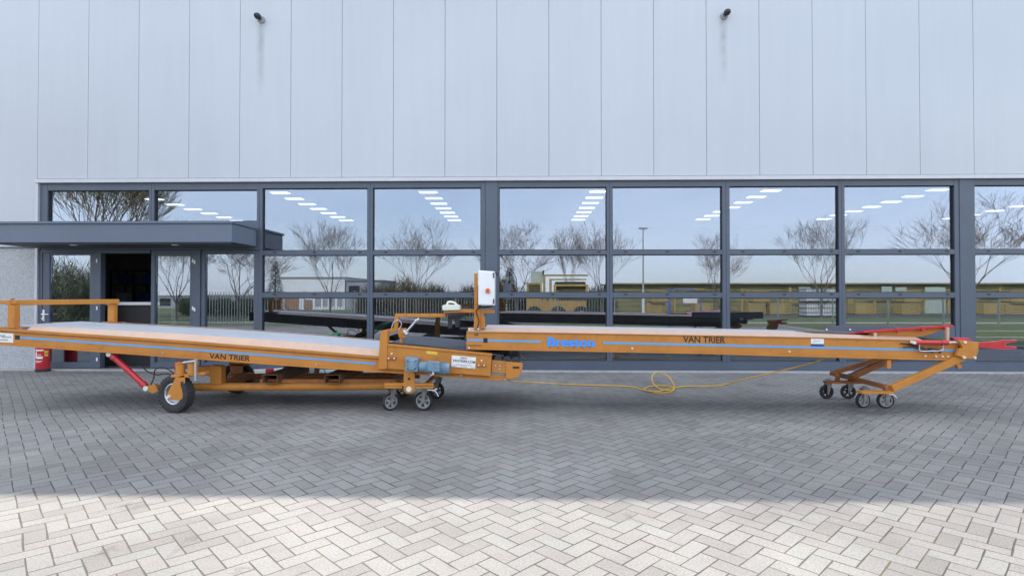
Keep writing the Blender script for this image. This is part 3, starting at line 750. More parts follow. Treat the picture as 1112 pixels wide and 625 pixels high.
hose([(196,392),(191,395),(190,401),(193,407)], YN+.02, .008, 'red', 'hose', LC)
# middle bogie
m = MB(); yb3 = YN-.07
m.pprism([(438.3,400),(450.3,400.5),(450.3,424),(447.5,427.3),(441.5,427.3),(438.3,424)], yb3, yb3+.02)
c = at(444.3, 411, yb3); m.build('bogie_bracket', 'orange', LC, bevel=.003)
m = MB(); c = at(444.2, 411, yb3); m.lathe([(0,-.0025),(.017,-.0025),(.017,0)], c, (0,1,0), 16); m.build('hole', 'frame_dark', LC)
m = MB(); c = at(444.4, 422.4, yb3); m.lathe([(0,-.03),(.03,-.03),(.036,-.02),(.036,0),(0,0)], c, (0,1,0), 20); m.build('bogie_bolt', 'cream', LC, smooth=True)
m = MB(); c0 = at(418, 417, yb3+.03); c1 = at(471, 417, yb3+.03)
m.bar(c0, c1, .05, .035); m.box(c0.x, c0.x+.22, yb3+.0, yb3+.14, c0.z-.045, c0.z-.02); m.box(c1.x-.22, c1.x, yb3+.0, yb3+.14, c0.z-.045, c0.z-.02)
m.bar((c0.x+.1, yb3+.04, c0.z), (c0.x+.1, YF, c0.z), .05, .035); m.bar((c1.x-.1, yb3+.04, c0.z), (c1.x-.1, YF, c0.z), .05, .035)
m.build('bogie_beam', 'orange', LC, bevel=.003)
m = MB(); m.pprism([(438.3,414),(450.3,414),(450.3,424),(438.3,424)], YF-.02, YF); m.pprism([(438.3,400),(450.3,400.5),(450.3,414),(438.3,414)], YF, YF+.02); m.build('bogie_bracket', 'orange', LC)
g1 = gd(424, 445.2); wheel((g1.x, g1.y, .112), .112, .055, R(38), LC, top=c0.z-.048)
g1 = gd(460, 445.2); wheel((g1.x, g1.y, .122), .122, .06, R(-10), LC, top=c0.z-.048)
g1 = gd(438, 430.5); wheel((g1.x, g1.y, .105), .105, .04, R(10), LC, top=c0.z-.048, rim='dark_steel')
g1 = gd(474, 432.5); wheel((g1.x, g1.y, .118), .118, .045, R(-12), LC, top=c0.z-.048, rim='dark_steel')
m = MB(); g1 = at(469, 423.5, YN+.0); m.tube(spline([at(464,423,YN-.05), at(470,423.5,YN-.05), at(474,426,YN-.05), at(476,430,YN-.05)], 5), .010, 8); m.tube([at(470,424,YN-.05), at(475,421.8,YN-.05)], .012, 8); m.build('brake_lever', 'zinc', LC)
# drive housing at the right end of the left conveyor
m = MB(); yd = YN-.06
m.pprism([(420.5,375.5),(534,386.2),(532.5,408.0),(420.5,400.0)], yd, YN-.019); hs = m.build('drive_housing', 'orange', LC, bevel=.004)
m = MB(); m.pprism([(420,373.2),(534.3,384.0),(534.3,386.2),(420,375.4)], yd-.012, YN+.02); m.build('housing_edge', 'orange', LC, bevel=.003)
m = MB(); m.pprism([(414,359.5),(420.8,358.6),(420.0,400.5),(410.8,400.2),(412.2,370)], yd-.02, YN+.02); m.build('end_post', 'orange', LC, bevel=.004)
m = MB(); m.pprism([(414,359.5),(420.8,358.6),(420.0,400.5),(410.8,400.2),(412.2,370)], YF-.02, YF+.06); m.build('end_post', 'orange', LC, bevel=.004)
for (px, py) in ((425.5, 388.5), (523, 396)):
    c = at(px, py, yd); m = MB(); m.box(c.x-.055, c.x+.055, yd-.02, yd-.0005, c.z-.02, c.z+.02); b0 = m.build('bearing_plate', 'orange_dull', LC, bevel=.004)
    m = MB()
    for dx in (-.035, .035): m = MB(); m.lathe([(0,-.012),(.011,-.012),(.011,0)], Vector((c.x+dx, yd-.02, c.z)), (0,1,0), 6); m.build('bolt', 'cream', b0)
    m = MB(); m.lathe([(0,-.012),(.012,-.012),(.012,0)], Vector((c.x, yd, c.z+.055)), (0,1,0), 8); m.build('bolt', 'cream', b0)
m = MB(); m.pprism([(463,380.6),(475,381.8),(475,385),(463,383.8)], yd-.004, yd-.0005); m.build('sticker', 'yellow_label', LC)
# yellow sticker sits on the housing edge
# sign
sg = [(490.6,385.6),(517.0,387.8),(516.0,400.2),(490.2,397.8)]
m = MB(); m.pprism(sg, yd-.012, yd-.001); sign = m.build('sign_plate', 'white_plate', LC)
ys = yd-.0125
text('NEW', (500, 389.2), (507.2, 389.8), .021, 'lettering', 'black_text', sign, ys, bold=.01)
text('VANTRIER.COM', (491.4, 392.2), (516.0, 394.4), .030, 'lettering', 'black_text', sign, ys, bold=.012)
m = MB()
for (a, b_, c_) in ((495, 512, 395.1), (491.5, 495.5, 396.2), (500, 507, 397.2), (511, 515, 398.4)):
    A = at(a, c_, ys); B = at(b_, c_+.6+(b_-a)*.085, ys); m.hexa([(A.x,ys-.001,A.z),(B.x,ys-.001,B.z+.007),(B.x,ys-.001,B.z),(A.x,ys-.001,A.z-.007)], [(A.x,ys,A.z),(B.x,ys,B.z+.007),(B.x,ys,B.z),(A.x,ys,A.z-.007)])
m.build('print', 'grey_print', sign)
# motor
m = MB(); m.pprism([(440,387.8),(453.6,389.0),(453.6,404),(440,403)], yd-.16, yd-.002); mo = m.build('motor', 'motor', LC, bevel=.012)
tp = at(447, 396, yd-.16)
m = MB(); m.lathe([(0,-.012),(.06,-.012),(.07,0)], tp, (0,1,0), 24); m.tube([at(454,397.5,yd-.08), at(458.5,398,yd-.08)], .05, 20); m.tube([at(456,397.8,yd-.08), at(466,398.5,yd-.08)], .064, 24); m.build('gearbox_flange', 'motor', mo, smooth=True)
for k in range(4):
    q = tp+Vector((math.cos(R(45+90*k))*.062, -.003, math.sin(R(45+90*k))*.062)); m = MB(); m.lathe([(0,-.01),(.009,-.01),(.009,0)], q, (0,1,0), 6); m.build('bolt', 'dark_steel', mo)
m = MB(); A = at(462, 397.9, yd-.08); B = at(488, 399.9, yd-.08); m.tube([A, B], .068, 24)
d = (B-A).normalized()
for k in range(14):
    ang = 2*math.pi*k/14; u = d.cross(Vector((0,1,0))).normalized(); o = (u*math.cos(ang)+Vector((0,1,0))*math.sin(ang))
    m.bar(A+d*.01+o*.070, B-d*.04+o*.070, .006, .012, up=o)
m.build('motor_body', 'motor', mo, smooth=True)
m = MB(); m.pprism([(464.3,391.9),(477.3,393.0),(477.3,403.8),(464.3,402.8)], yd-.215, yd-.14); m.build('terminal_box', 'motor', mo, bevel=.008)
m = MB(); q = at(470.5, 404.6, yd-.16); m.tube([q+Vector((0,0,.02)), q-Vector((0,0,.02))], .013, 8); m.tube(spline([q-Vector((0,0,.01)), q+Vector((-.03,.03,-.035)), q+Vector((-.06,.1,-.02))], 4), .007, 6); m.build('cable_gland', 'white_plate', mo)
# nose beyond housing
m = MB(); m.pprism([(534,390.5),(550,392),(550,405.5),(534,404.0)], YN-.025, YN-.0185); m.pprism([(549.5,392.5),(567,393.8),(567.8,397),(566.2,404.5),(562,409.5),(554,411.2),(549.5,410.5)], YN-.045, YN-.019); m.build('nose_plate', 'orange', LC, bevel=.003)
m = MB(); c = at(560.5, 398.7, YN-.045); m.box(c.x-.04, c.x+.04, YN-.05, YN-.0455, c.z-.012, c.z+.012); m.build('slot', 'frame_dark', LC)
for (px, py) in ((542.5,400.5),(543,397),(550,396),(538,396.5),(548.5,411.5),(501,407.5),(343.5,395.5),(177.5,383)):
    m = MB(); m.lathe([(0,-.012),(.011,-.012),(.011,0)], at(px, py, YN-.026 if px > 530 else YN), (0,1,0), 8); m.build('bolt', 'zinc', LC)
for px in (541, 550.5, 560):
    a = at(px, 389.5+(px-541)*.06, YN); m = MB(); m.tube([(a.x, YN-.01, a.z-.01), (a.x, YF+.01, a.z-.01)], .052, 20); m.build('nose_roller', 'dark_steel', LC, smooth=True)
m = MB(); m.pprism([(549.5,392.5),(567,393.8),(567.8,397),(566.2,404.5),(562,409.5),(554,411.2),(549.5,410.5)], YF+.019, YF+.045); m.build('nose_plate', 'orange', LC)
# black belt over the drive (slightly sagging)
TB = lin([(420,372.5),(437,373.0),(455,374.3),(480,377.0),(505,380),(534,383.5),(548,386.0)])
strip3(TB, YN+.02, TB, YF-.02, 421, 547, 'black_belt', 'black_belt', LC, th=.02, n=24)
m = MB(); m.pprism([(420.5,371.0),(534,383.5),(534,386),(420.5,375.2)], YN+.0, YN+.02); m.build('belt_edge', 'frame_dark', LC)
# handle frame with lever
m = MB(); yh = YN+.10
m.bar(at(414,361,yh), at(430,357.5,yh), .06, .05); m.bar(at(429.5,359,yh), at(431.5,342,yh), .05, .055); m.bar(at(429.5,342.2,yh), at(484,342.2,yh), .05, .045)
m.bar(at(435.5,358,yh), at(435.5,373.5,yh), .03, .045)
m.pprism([(431,356),(441,356),(444,361),(440,367),(433,366)], yh-.03, yh-.01)
m.build('handle_frame', 'orange', LC, bevel=.004)
m = MB(); m.tube([at(440.5,361,yh-.05), at(453,347,yh-.05)], .015, 8); m.tube([at(451,348.5,yh-.05), at(455.5,346.2,yh-.05)], .022, 8); m.tube([at(438,359,yh-.05), at(442,363,yh-.05)], .03, 8); m.build('lever', 'zinc', LC)
hose([(425,357),(427.5,350),(433,347.5),(436,352),(433,358)], yh-.05, .006, 'zinc', 'cable_clip', LC)
# ------------------------------------------------------------------ RIGHT CONVEYOR
YR = -3.0
RC = empty('conveyor', (P(780, 420).x, (YN+YR)/2, 0), 'orange belt conveyor with blue lettering, white control box and red flap on the right', 'conveyor')
bT = lin([(506,359.6),(560,360.0),(760,363.5),(860,365.3),(1000,368.8),(1045,370)])
bS = lin([(506,356.4),(560,356.6),(760,360.2),(860,362.2),(1000,366.5),(1045,368)])
bB = lin([(506,379.2),(560,380.2),(760,384),(860,387),(1000,390.4),(1045,391.5)])
bStr = lin([(507,368.8),(587,370.7),(655,371.9),(760,374.2),(900,377.4),(1042,380.6)])
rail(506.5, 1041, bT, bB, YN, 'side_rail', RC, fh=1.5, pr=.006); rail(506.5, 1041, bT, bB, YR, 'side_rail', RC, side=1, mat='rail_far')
strip3(lambda x: bT(x)-.1, YN-.016, lambda x: bS(x)-.6, YN+.10, 508, 1000, 'salmon', 'skirt', RC)
strip3(lambda x: bT(x)-.1, YR+.016, lambda x: bS(x)-.6, YR-.10, 508, 1000, 'salmon', 'skirt', RC)
strip3(bS, YN+.102, bS, YR-.102, 525, 893, 'belt', 'belt', RC, th=.012, n=24)
strip3(lambda x: bS(x)+.4, YN+.102, lambda x: bS(x)+.4, YR-.102, 893.5, 1000, 'black_belt', 'belt', RC, th=.012, n=8)
strip3(lambda x: bB(x)-5, YN+.10, lambda x: bB(x)-5, YR-.10, 512, 1035, 'belt', 'return_belt', RC, th=.012)
m = MB(); m.pprism([(520,355.2),(560,356.2),(560,357.6),(520,357.0)], YR-.3, YR-.1); m.build('top_plate', 'orange_dull', RC)
for x in (540, 620, 700, 790, 870, 945, 1010):
    a = at(x, bB(x)-3, YN); m = MB(); m.box(a.x-.03, a.x+.03, YN+.013, YR-.001, a.z-.02, a.z+.02); m.build('cross_member', 'orange_dull', RC)
a = P(510, 367); m = MB(); m.tube([(a.x, YN+.014, a.z), (a.x, YR-.002, a.z)], .065, 20); m.build('end_roller', 'dark_steel', RC, smooth=True)
stripe(bStr, 507.5, 587.5, 2.5, YN, 'blue_tape', 'blue_stripe', RC); stripe(bStr, 655, 1040, 2.5, YN, 'blue_tape', 'blue_stripe', RC)
text('Breston', (594.2, 375.4), (646.2, 376.0), .105, 'lettering', 'blue_text', RC, YN-.002, bold=.07)
text('VAN TRIER', (741.8, 371.3), (787.3, 372.3), .076, 'lettering', 'black_text', RC, YN-.002, bold=.010)
plate(525, 366.8, 529.5, 371.6, .1, 'black_text', 'sticker', RC, off=.003)
st = plate(880.5, 367.0, 894.5, 373.0, .3, 'white_plate', 'sticker', RC)
plate(880.5, 373.2, 894.5, 375.6, .3, 'navy', 'band', st)
m = MB(); A = at(883.5, 371.3, YN); B = at(886, 369, YN)
m.tube(spline([at(883,371.6,YN-.005), at(885,369.6,YN-.005), at(886,371,YN-.005), at(888,370,YN-.005), at(891.5,370.6,YN-.005)], 4), .002, 5); m.build('print', 'grey_print', st)
m = MB()
for px in (597.3, 606, 623.5, 632, 640.8): m.lathe([(0,-.003),(.007,-.003),(.007,0)], at(px, 376.9, YN-.002), (0,1,0), 8)
m.build('hole', 'frame_dark', RC)
m = MB()
for (px, py) in ((509.5,356.8),(519.5,357.0),(509.5,377.2),(686.5,378),(857,381.5),(1004.5,386.3),(1016,386.6),(1023,386.7),(1029,386.8)):
    m = MB(); m.lathe([(0,-.014),(.012,-.014),(.012,0)], at(px, py, YN-(.016 if py < 360 or py == 377.2 else 0)), (0,1,0), 8); m.build('bolt', 'cream', RC)
m = MB(); A = at(515, 362.2, YN); m.box(A.x, A.x+.055, YN-.008, YN-.0005, A.z-.018, A.z+.004); A = at(508, 374.6, YN); m.box(A.x, A.x+.18, YN-.006, YN-.0005, A.z-.006, A.z+.004); m.build('slot', 'rust', RC)
# control column and box
m = MB(); m.pprism([(515,296.5),(518.5,296.5),(518.5,336),(521.8,336),(521.8,357.5),(514.6,357.5)], YN+.0, YN+.035); m.pprism([(521.9,336),(526.5,345),(526.5,357),(521.9,357)], YN+.02, YN+.10); m.build('column', 'orange', RC, bevel=.004)
m = MB(); m.bar(at(500,337.2,YN+.05), at(537,337.9,YN+.05), .05, .045); m.build('arm', 'orange', RC, bevel=.004)
m = MB(); m.pprism([(519.3,293.2),(537.2,294.6),(537.0,331.6),(519.3,331.0)], YN-.17, YN+.02); cb = m.build('control_box', 'white_box', RC, bevel=.006)
m = MB(); m.pprism([(520.2,294.4),(536.3,295.7),(536.1,330.6),(520.2,330.0)], YN-.180, YN-.1705); m.build('door', 'white_box', cb, bevel=.003)
m = MB(); c = at(529.8, 315.3, YN-.18); m.lathe([(0,-.045),(.026,-.042),(.028,-.03),(.018,-.022),(.018,0)], c, (0,1,0), 20); m.build('stop_button', 'red_knob', cb, smooth=True)
m = MB(); m.box(c.x-.03, c.x+.03, YN-.184, YN-.1802, c.z-.034, c.z-.026); m.build('print', 'grey_print', cb)
m = MB(); q = [at(535.5,296.5,YN-.19), at(538.8,296.2,YN-.1), at(540.2,299.5,YN-.08)]; m.tube(spline(q, 4), .007, 6)
for py in (299, 327): c = at(536, py, YN-.185); m.box(c.x-.006, c.x+.01, YN-.19, YN-.1805, c.z-.03, c.z+.03)
m.build('hinge', 'dark_steel', cb)
hose([(521,331.5),(524,333.5),(530,333),(536,332)], YN-.06, .010, 'black_cable', 'cable', RC)
hose([(521,333.5),(517,338),(520,348),(518,357)], YN-.02, .007, 'black_cable', 'cable', RC)
# pale hand control on the arm
m = MB(); yq = YN+.04
m.pprism([(480,331.5),(484,330.5),(499,331),(499.5,336.5),(480.5,337)], yq-.06, yq+.06); hcn = m.build('hand_control', 'cream', RC, bevel=.008)
m = MB(); m.tube(spline([at(485.5,331,yq), at(487,327.8,yq), at(493,328.3,yq), at(496.5,331.5,yq)], 5), .014, 8); m.build('grip', 'cream', hcn, smooth=True)
m = MB(); m.bar(at(482,338.5,yq), at(503,338.0,yq), .05, .022); m.build('bracket', 'orange', RC)
m = MB(); m.pprism([(486,342),(502,339.5),(507,340.5),(499,346.5),(498.5,355),(494.5,355),(494,347),(490.5,347),(491,356),(486.5,356)], yq+.25, yq+.29); m.build('mounting_bracket', 'dark_steel', RC)
m = MB(); m.bar(at(486,343.5,yq+.24), at(505,341,yq+.24), .03, .02); m.bar(at(486,355.5,yq+.27), (at(486,355.5,yq+.27).x, yq+.27, P(520,357).z), .03, .02); m.bar(at(500,356,yq+.27), at(520,357.6,yq+.27), .2, .02); m.build('mounting_plate', 'dark_steel', RC)
# head end: flap, cylinder, arms
def flap(Ya, Yb, mat, name, poly):
    m = MB(); m.pprism(poly, Ya, Yb); return m.build(name, mat, RC, bevel=.004)
m = MB(); q4 = [at(938,358.8,YN+.06), at(1035,352.2,YN+.06), at(1035,354.9,YN+.06), at(938,361.4,YN+.06)]
m.hexa(q4, [q+Vector((0,.75,-.13)) for q in q4]); m.build('flap', 'red', RC, bevel=.004)
flap(YN+.12, YN+.16, 'orange', 'flap_plate', [(944,361.2),(1030,355.4),(1012,362.2),(1000,365.5),(944,364)])
for px in (976, 1003, 1027):
    m = MB(); py = 358.8-(px-938)*.066; m.pprism([(px-3.5,py),(px+4.5,py-.5),(px+1,py+3),(px+1,py+5),(px-1,py+5)], YN+.055, YN+.085); m.build('flap_hinge', 'red', RC)
m = MB(); m.bar(at(950,361,YN+.06), at(950,366,YN+.06), .03, .03); m.bar(at(1028.5,355,YN+.05), at(1028.5,369,YN+.05), .03, .035); m.build('flap_prop', 'salmon', RC)
m = MB(); yc_ = YN-.05
m.tube([at(994,371.6,yc_), at(1028,371.9,yc_)], .026, 16); m.tube([at(1022,371.9,yc_), at(1029,371.9,yc_)], .031, 16); m.tube([at(993,371.6,yc_), at(997,371.6,yc_)], .031, 16); c2 = m.build('hydraulic_cylinder', 'red', RC, smooth=True)
m = MB(); m.tube([at(1029,371.9,yc_), at(1044,371.3,yc_)], .012, 12); m.build('piston_rod', 'zinc', c2, smooth=True)
for q in (at(991.5,371.6,yc_), at(1046,371.2,yc_)):
    m = MB(); m.lathe([(0,-.03),(.02,-.03),(.02,.03),(0,.03)], q, (0,1,0), 14); m.build('pin', 'cream', c2, smooth=True)
m = MB()
m.tube(spline([at(998.5,374,yc_), at(998.5,379,yc_), at(1001,381,yc_), at(1021,380.6,yc_), at(1024,378.5,yc_), at(1024,374,yc_)], 5), .008, 6); m.build('pipe', 'zinc', c2)
hose([(979,372.5),(988,374.2),(1000,376.5),(1008,380.5),(1013,382.5),(1008,378),(1022,380),(1020,383)], YN-.03, .008, 'black_cable', 'hose', RC)
hose([(981,377),(992,376.5),(1004,380),(1012,379)], YN-.03, .007, 'black_cable', 'hose', RC)
hose([(978,372.7),(986,373.0),(992,373.5)], YN-.03, .007, 'black_cable', 'hose', RC)
yp = YN-.085
poly = [(1041,369.0),(1047,369.2),(1063,371.7),(1062.8,381),(1059,390),(1050,389.2),(1041,386.5),(1039.5,386),(1042,379),(1046,377.5)]
m = MB(); m.pprism(poly, yp, yp+.05); m.build('head_plate', 'orange', RC, bevel=.004)
m = MB(); m.pprism(poly, YR+.02, YR+.05); m.build('head_plate', 'orange', RC, bevel=.004)
m = MB(); a = at(1056, 378, YN); m.tube([(a.x-.03, yp+.05, a.z), (a.x-.03, YR+.02, a.z)], .07, 20); m.build('head_roller', 'dark_steel', RC, smooth=True)
m = MB()
for (px, py) in ((1047.5,371.3),(1046.5,387.8),(1058,388)):
    m = MB(); m.lathe([(0,-.018),(.016,-.018),(.016,0)], at(px, py, yp), (0,1,0), 10); m.build('bolt', 'cream', RC)
m = MB(); m.pprism([(1035,366.3),(1053,366.8),(1056,369.4),(1036,368.9)], YN+.25, YN+.33); m.build('red_bar', 'pink_red', RC, bevel=.004)
m = MB(); m.pprism([(1063,371.6),(1084,370.6),(1088,369.2),(1104,369.0),(1104,370.3),(1092,371.2),(1091,375.6),(1104,376.4),(1104,378.0),(1086,378.0),(1063,377.0)], YN+.02, YN+.06); m.box(at(1064,374,YN).x, at(1084,374,YN).x, YN+.06, YN+.5, at(1064,375.5,YN).z, at(1064,373,YN).z)
m.build('fork_arm', 'red', RC, bevel=.004)
m = MB(); m.pprism([(1064,371.6),(1092,369.6),(1104,368.6),(1104,370.6),(1093,372.2),(1092,375.4),(1104,376.2),(1104,378.4),(1088,379.0),(1064,377.2)], YR-.2, YR-.16); m.build('fork_arm', 'pink_red', RC)
# slate guard plate on the far side
xa, xb = at(896, 358, YR-.01).x, at(1037, 358, YR-.01).x
m = MB(); m.box(xa, xb, YR-.010, YR+.0, at(940,366,YR).z, at(940,353.4,YR).z); m.build('guard_plate', 'frame', RC, bevel=.004)
m = MB()
for px in (897.5, 923): m = MB(); m.lathe([(0,-.01),(.012,-.01),(.012,0)], at(px, 357.6, YR-.010), (0,1,0), 8); m.build('bolt', 'white_plate', RC)
# folding leg
yl = YN-.02
m = MB(); m.bar(at(1046,387,yl), at(968,421.5,yl), .06, .085); m.build('leg', 'orange', RC, bevel=.006)
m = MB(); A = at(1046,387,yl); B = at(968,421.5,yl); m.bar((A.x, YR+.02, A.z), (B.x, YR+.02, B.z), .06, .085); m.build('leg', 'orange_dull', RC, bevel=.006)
m = MB(); m.pprism([(1036.5,392),(1041.8,391.2),(1045.5,399.0),(1041,400.3)], yl-.01, yl+.03); m.build('leg_stop', 'orange', RC, bevel=.003)
m = MB(); m.pprism([(963.5,390.8),(967.8,390.8),(967.8,399.8),(963.5,399.8)], YN+.0, YN+.05); m.build('stop_block', 'orange', RC, bevel=.003)
# lower linkage
ylf = YR+.02
A = at(966,421,yl); B = at(906,406.5,ylf)
m = MB(); 
m.bar((A.x, yl+.02, A.z), (A.x, ylf, A.z), .07, .05); m.build('cross_tube', 'orange_dull', RC, bevel=.005)
zB = at(903,405,ylf).z; xB = at(903,405,ylf).x
m = MB(); m.bar((A.x+.02, ylf-.1, A.z), (xB, ylf, zB), .05, .06); m.build('lower_link', 'rust', RC, bevel=.005)
C_ = at(950,390,ylf)
m = MB(); m.bar((xB, ylf, zB), (C_.x+.1, ylf, C_.z+.02), .05, .06); m.build('upper_link', 'orange_dull', RC, bevel=.005)
m = MB(); m.bar((xB, yl+.75, zB), (xB, ylf, zB), .06, .05); m.build('cross_tube', 'orange_dull', RC, bevel=.005)
zt = A.z-.05
m = MB(); a0 = at(933,424.5,yl); a1 = at(962,424.5,yl)
m.bar((a0.x, yl+.0, zt), (at(962,424,yl).x+.06, yl+.0, zt), .12, .03); m.build('axle_plate', 'orange', RC, bevel=.003)
m = MB(); b0 = at(896,414,ylf-.1); b1 = at(938,415.5,ylf-.1)
m.bar((b0.x, ylf-.1, zt), (b1.x, ylf-.1, zt), .12, .03); m.bar(((b0.x*.7+b1.x*.3), ylf-.1, zt), (xB+.1, ylf, zB), .05, .05); m.build('axle_plate', 'orange_dull', RC, bevel=.003)
for (px, py, r, yw, rm) in ((937,442.5,.100,12,'wheel_grey'),(961.5,443,.105,-4,'wheel_grey'),(897.5,432.6,.100,8,'dark_steel'),(921,432.6,.100,-10,'dark_steel')):
    q = gd(px, py); wheel((q.x, q.y, r), r, .05, R(yw), RC, top=zt-.018, rim=rm)
m = MB(); m.tube(spline([at(965,428,yl-.05), at(970,428.5,yl-.05), at(973.5,432,yl-.05)], 5), .010, 8); m.build('brake_lever', 'zinc', RC)

# ------------------------------------------------------------------ yellow cable
Yk = -2.0
pts = [at(551,411.5,YF), at(557,414.2,YF+.1)]
pts += [gd(575, 414.6, .012), gd(620, 417.2, .012), gd(680, 419.3, .012), gd(697, 422.5, .012), gd(712, 426.2, .012), gd(727, 425.5, .012), gd(732.5, 421.5, .02)]
pts += [at(730.5,415,-1.95), at(725,407.5,-1.75), at(716,403.8,-1.6), at(709.5,406,-1.6), at(708,412,-1.75), gd(711.5, 418.3, .03), gd(719, 422.6, .03), gd(729, 423.4, .03), gd(731, 420.0, .03), gd(720, 418.2, .02), gd(704, 419.8, .02), gd(700, 423.4, .025), gd(714, 424.6, .03), gd(728, 421.5, .02), gd(745, 419.2, .012), gd(775, 418.7, .012)]
pts += [gd(789, 416.8, .02), at(805,412.3,-2.25), at(830,406.5,-2.4), at(858,400,-2.65), at(880,394.5,-2.9), at(904,386.5,-3.1)]
m = MB(); m.tube(spline(pts, 10), .0095, 8)
tag(m.build('power_cable', 'yellow_cable', smooth=True), 'yellow cable with a coiled loop lying on the paving under the right conveyor', 'cable')

# ------------------------------------------------------------------ fire extinguisher
q = gd(46.5, 403.0)
EX = empty('fire_extinguisher', (q.x, q.y, 0), 'red fire extinguisher with white label standing by the entrance door', 'fire extinguisher')
r = .115
m = MB(); m.lathe([(0,.05),(r*.96,.05),(r,.07),(r,.52),(r*.93,.57),(r*.7,.615),(r*.35,.645),(.03,.66),(.03,.68),(0,.68)], (q.x,q.y,0), (0,0,1), 32); m.build('cylinder', 'red', EX, smooth=True)
m = MB(); m.lathe([(0,0),(r*1.04,0),(r*1.06,.02),(r*1.02,.055),(r*.9,.06)], (q.x,q.y,0), (0,0,1), 32); m.build('base', 'rubber', EX, smooth=True)
m = MB(); m.tube([(q.x,q.y,.68),(q.x,q.y,.73)], .025, 12); m.box(q.x-.02, q.x+.10, q.y-.015, q.y+.015, .735, .75); m.box(q.x-.02, q.x+.09, q.y-.015, q.y+.015, .70, .712); m.build('valve', 'dark_steel', EX)
m = MB(); m.tube(spline([(q.x-.02,q.y,.71),(q.x-.09,q.y,.70),(q.x-.125,q.y-.02,.55),(q.x-.122,q.y-.02,.2)], 6), .012, 8); m.build('hose', 'black_cable', EX)
def arc_patch(a0, a1, z0, z1, mat, name, rr=r+.0015, holes=None):
    m = MB(); n = 8
    for i in range(n):
        A0 = R(a0+(a1-a0)*i/n); A1 = R(a0+(a1-a0)*(i+1)/n)
        f = lambda A, z, rr_: (q.x+math.sin(A+.3)*rr_, q.y-math.cos(A+.3)*rr_, z)
        m.hexa([f(A0,z0,rr),f(A1,z0,rr),f(A1,z1,rr),f(A0,z1,rr)], [f(A0,z0,rr-.002),f(A1,z0,rr-.002),f(A1,z1,rr-.002),f(A0,z1,rr-.002)])
    return m.build(name, mat, EX)
arc_patch(-42, 28, .405, .43, 'white_plate', 'label')
arc_patch(-42, -28, .26, .385, 'white_plate', 'label')
arc_patch(-25, 22, .255, .30, 'white_plate', 'label')
arc_patch(-22, 10, .325, .335, 'white_plate', 'label')
arc_patch(-42, 20, .205, .215, 'white_plate', 'label')
arc_patch(-40, 10, .185, .193, 'white_plate', 'label')
arc_patch(34, 68, .36, .405, 'yellow_label', 'pictogram')
arc_patch(36, 66, .30, .345, 'yellow_label', 'pictogram')

# ------------------------------------------------------------------ green hand cart behind the conveyor
HC = empty('hand_cart', gd(318, 410), 'green tube hand cart with small grey wheels behind the conveyor', 'hand cart')
yq = -1.9
for dy in (0, .5):
    c = at(320.5, 404.8, yq); c.y += dy; m = MB(); rr = max(.08, c.z)
    c.z = rr
    m.lathe([(rr*.62,-.02),(rr*.9,-.025),(rr,-.01),(rr,.01),(rr*.9,.025),(rr*.62,.02),(rr*.62,-.02)], c, (0,1,0), 28); w_ = m.build('wheel', 'rubber', HC, smooth=True)
    m = MB(); m.lathe([(0,-.03),(rr*.2,-.03),(rr*.25,-.014),(rr*.62,-.014),(rr*.62,.014),(rr*.25,.014),(rr*.2,.03),(0,.03)], c, (0,1,0), 24); m.build('rim', 'wheel_grey', w_)
c = at(320.5, 404.8, yq); c.z = max(.08, c.z)
m = MB()
for dy in (-.05, .55):
    o = Vector((0, dy, 0))
    m.tube([c+o, c+o+Vector((.12,0,.30)), c+o+Vector((.55,0,.62))], .014, 8)
    m.tube([c+o+Vector((.12,0,.30)), c+o+Vector((.36,0,-c.z+.012))], .012, 8)
m.tube([c+Vector((.55,-.05,.62)), c+Vector((.55,.55,.62))], .014, 8); m.tube([c+Vector((.12,-.05,.30)), c+Vector((.12,.55,.30))], .012, 8); m.tube([c+Vector((0,-.05,0)), c+Vector((0,.55,0))], .012, 8)
m.build('frame', 'green', HC)
# white-red barrier bar lying behind the conveyor
a = at(277, 403.5, -1.7); b_ = at(318, 401.0, -1.7)
BR = empty('barrier_bar', (a.x, -1.7, 0), 'white bar with a red band on two low feet behind the conveyor', 'barrier')
m = MB(); m.bar(a, b_, .06, .07); m.build('bar', 'white_plate', BR, bevel=.005)
d = b_-a; m = MB(); m.bar(a+d*.30, a+d*.52, .066, .076); m.build('band', 'red', BR)
for t in (.12, .88):
    p = a+d*t; m = MB(); m.box(p.x-.05, p.x+.05, p.y-.12, p.y+.12, .0, p.z-.036); m.build('foot', 'dark_steel', BR)

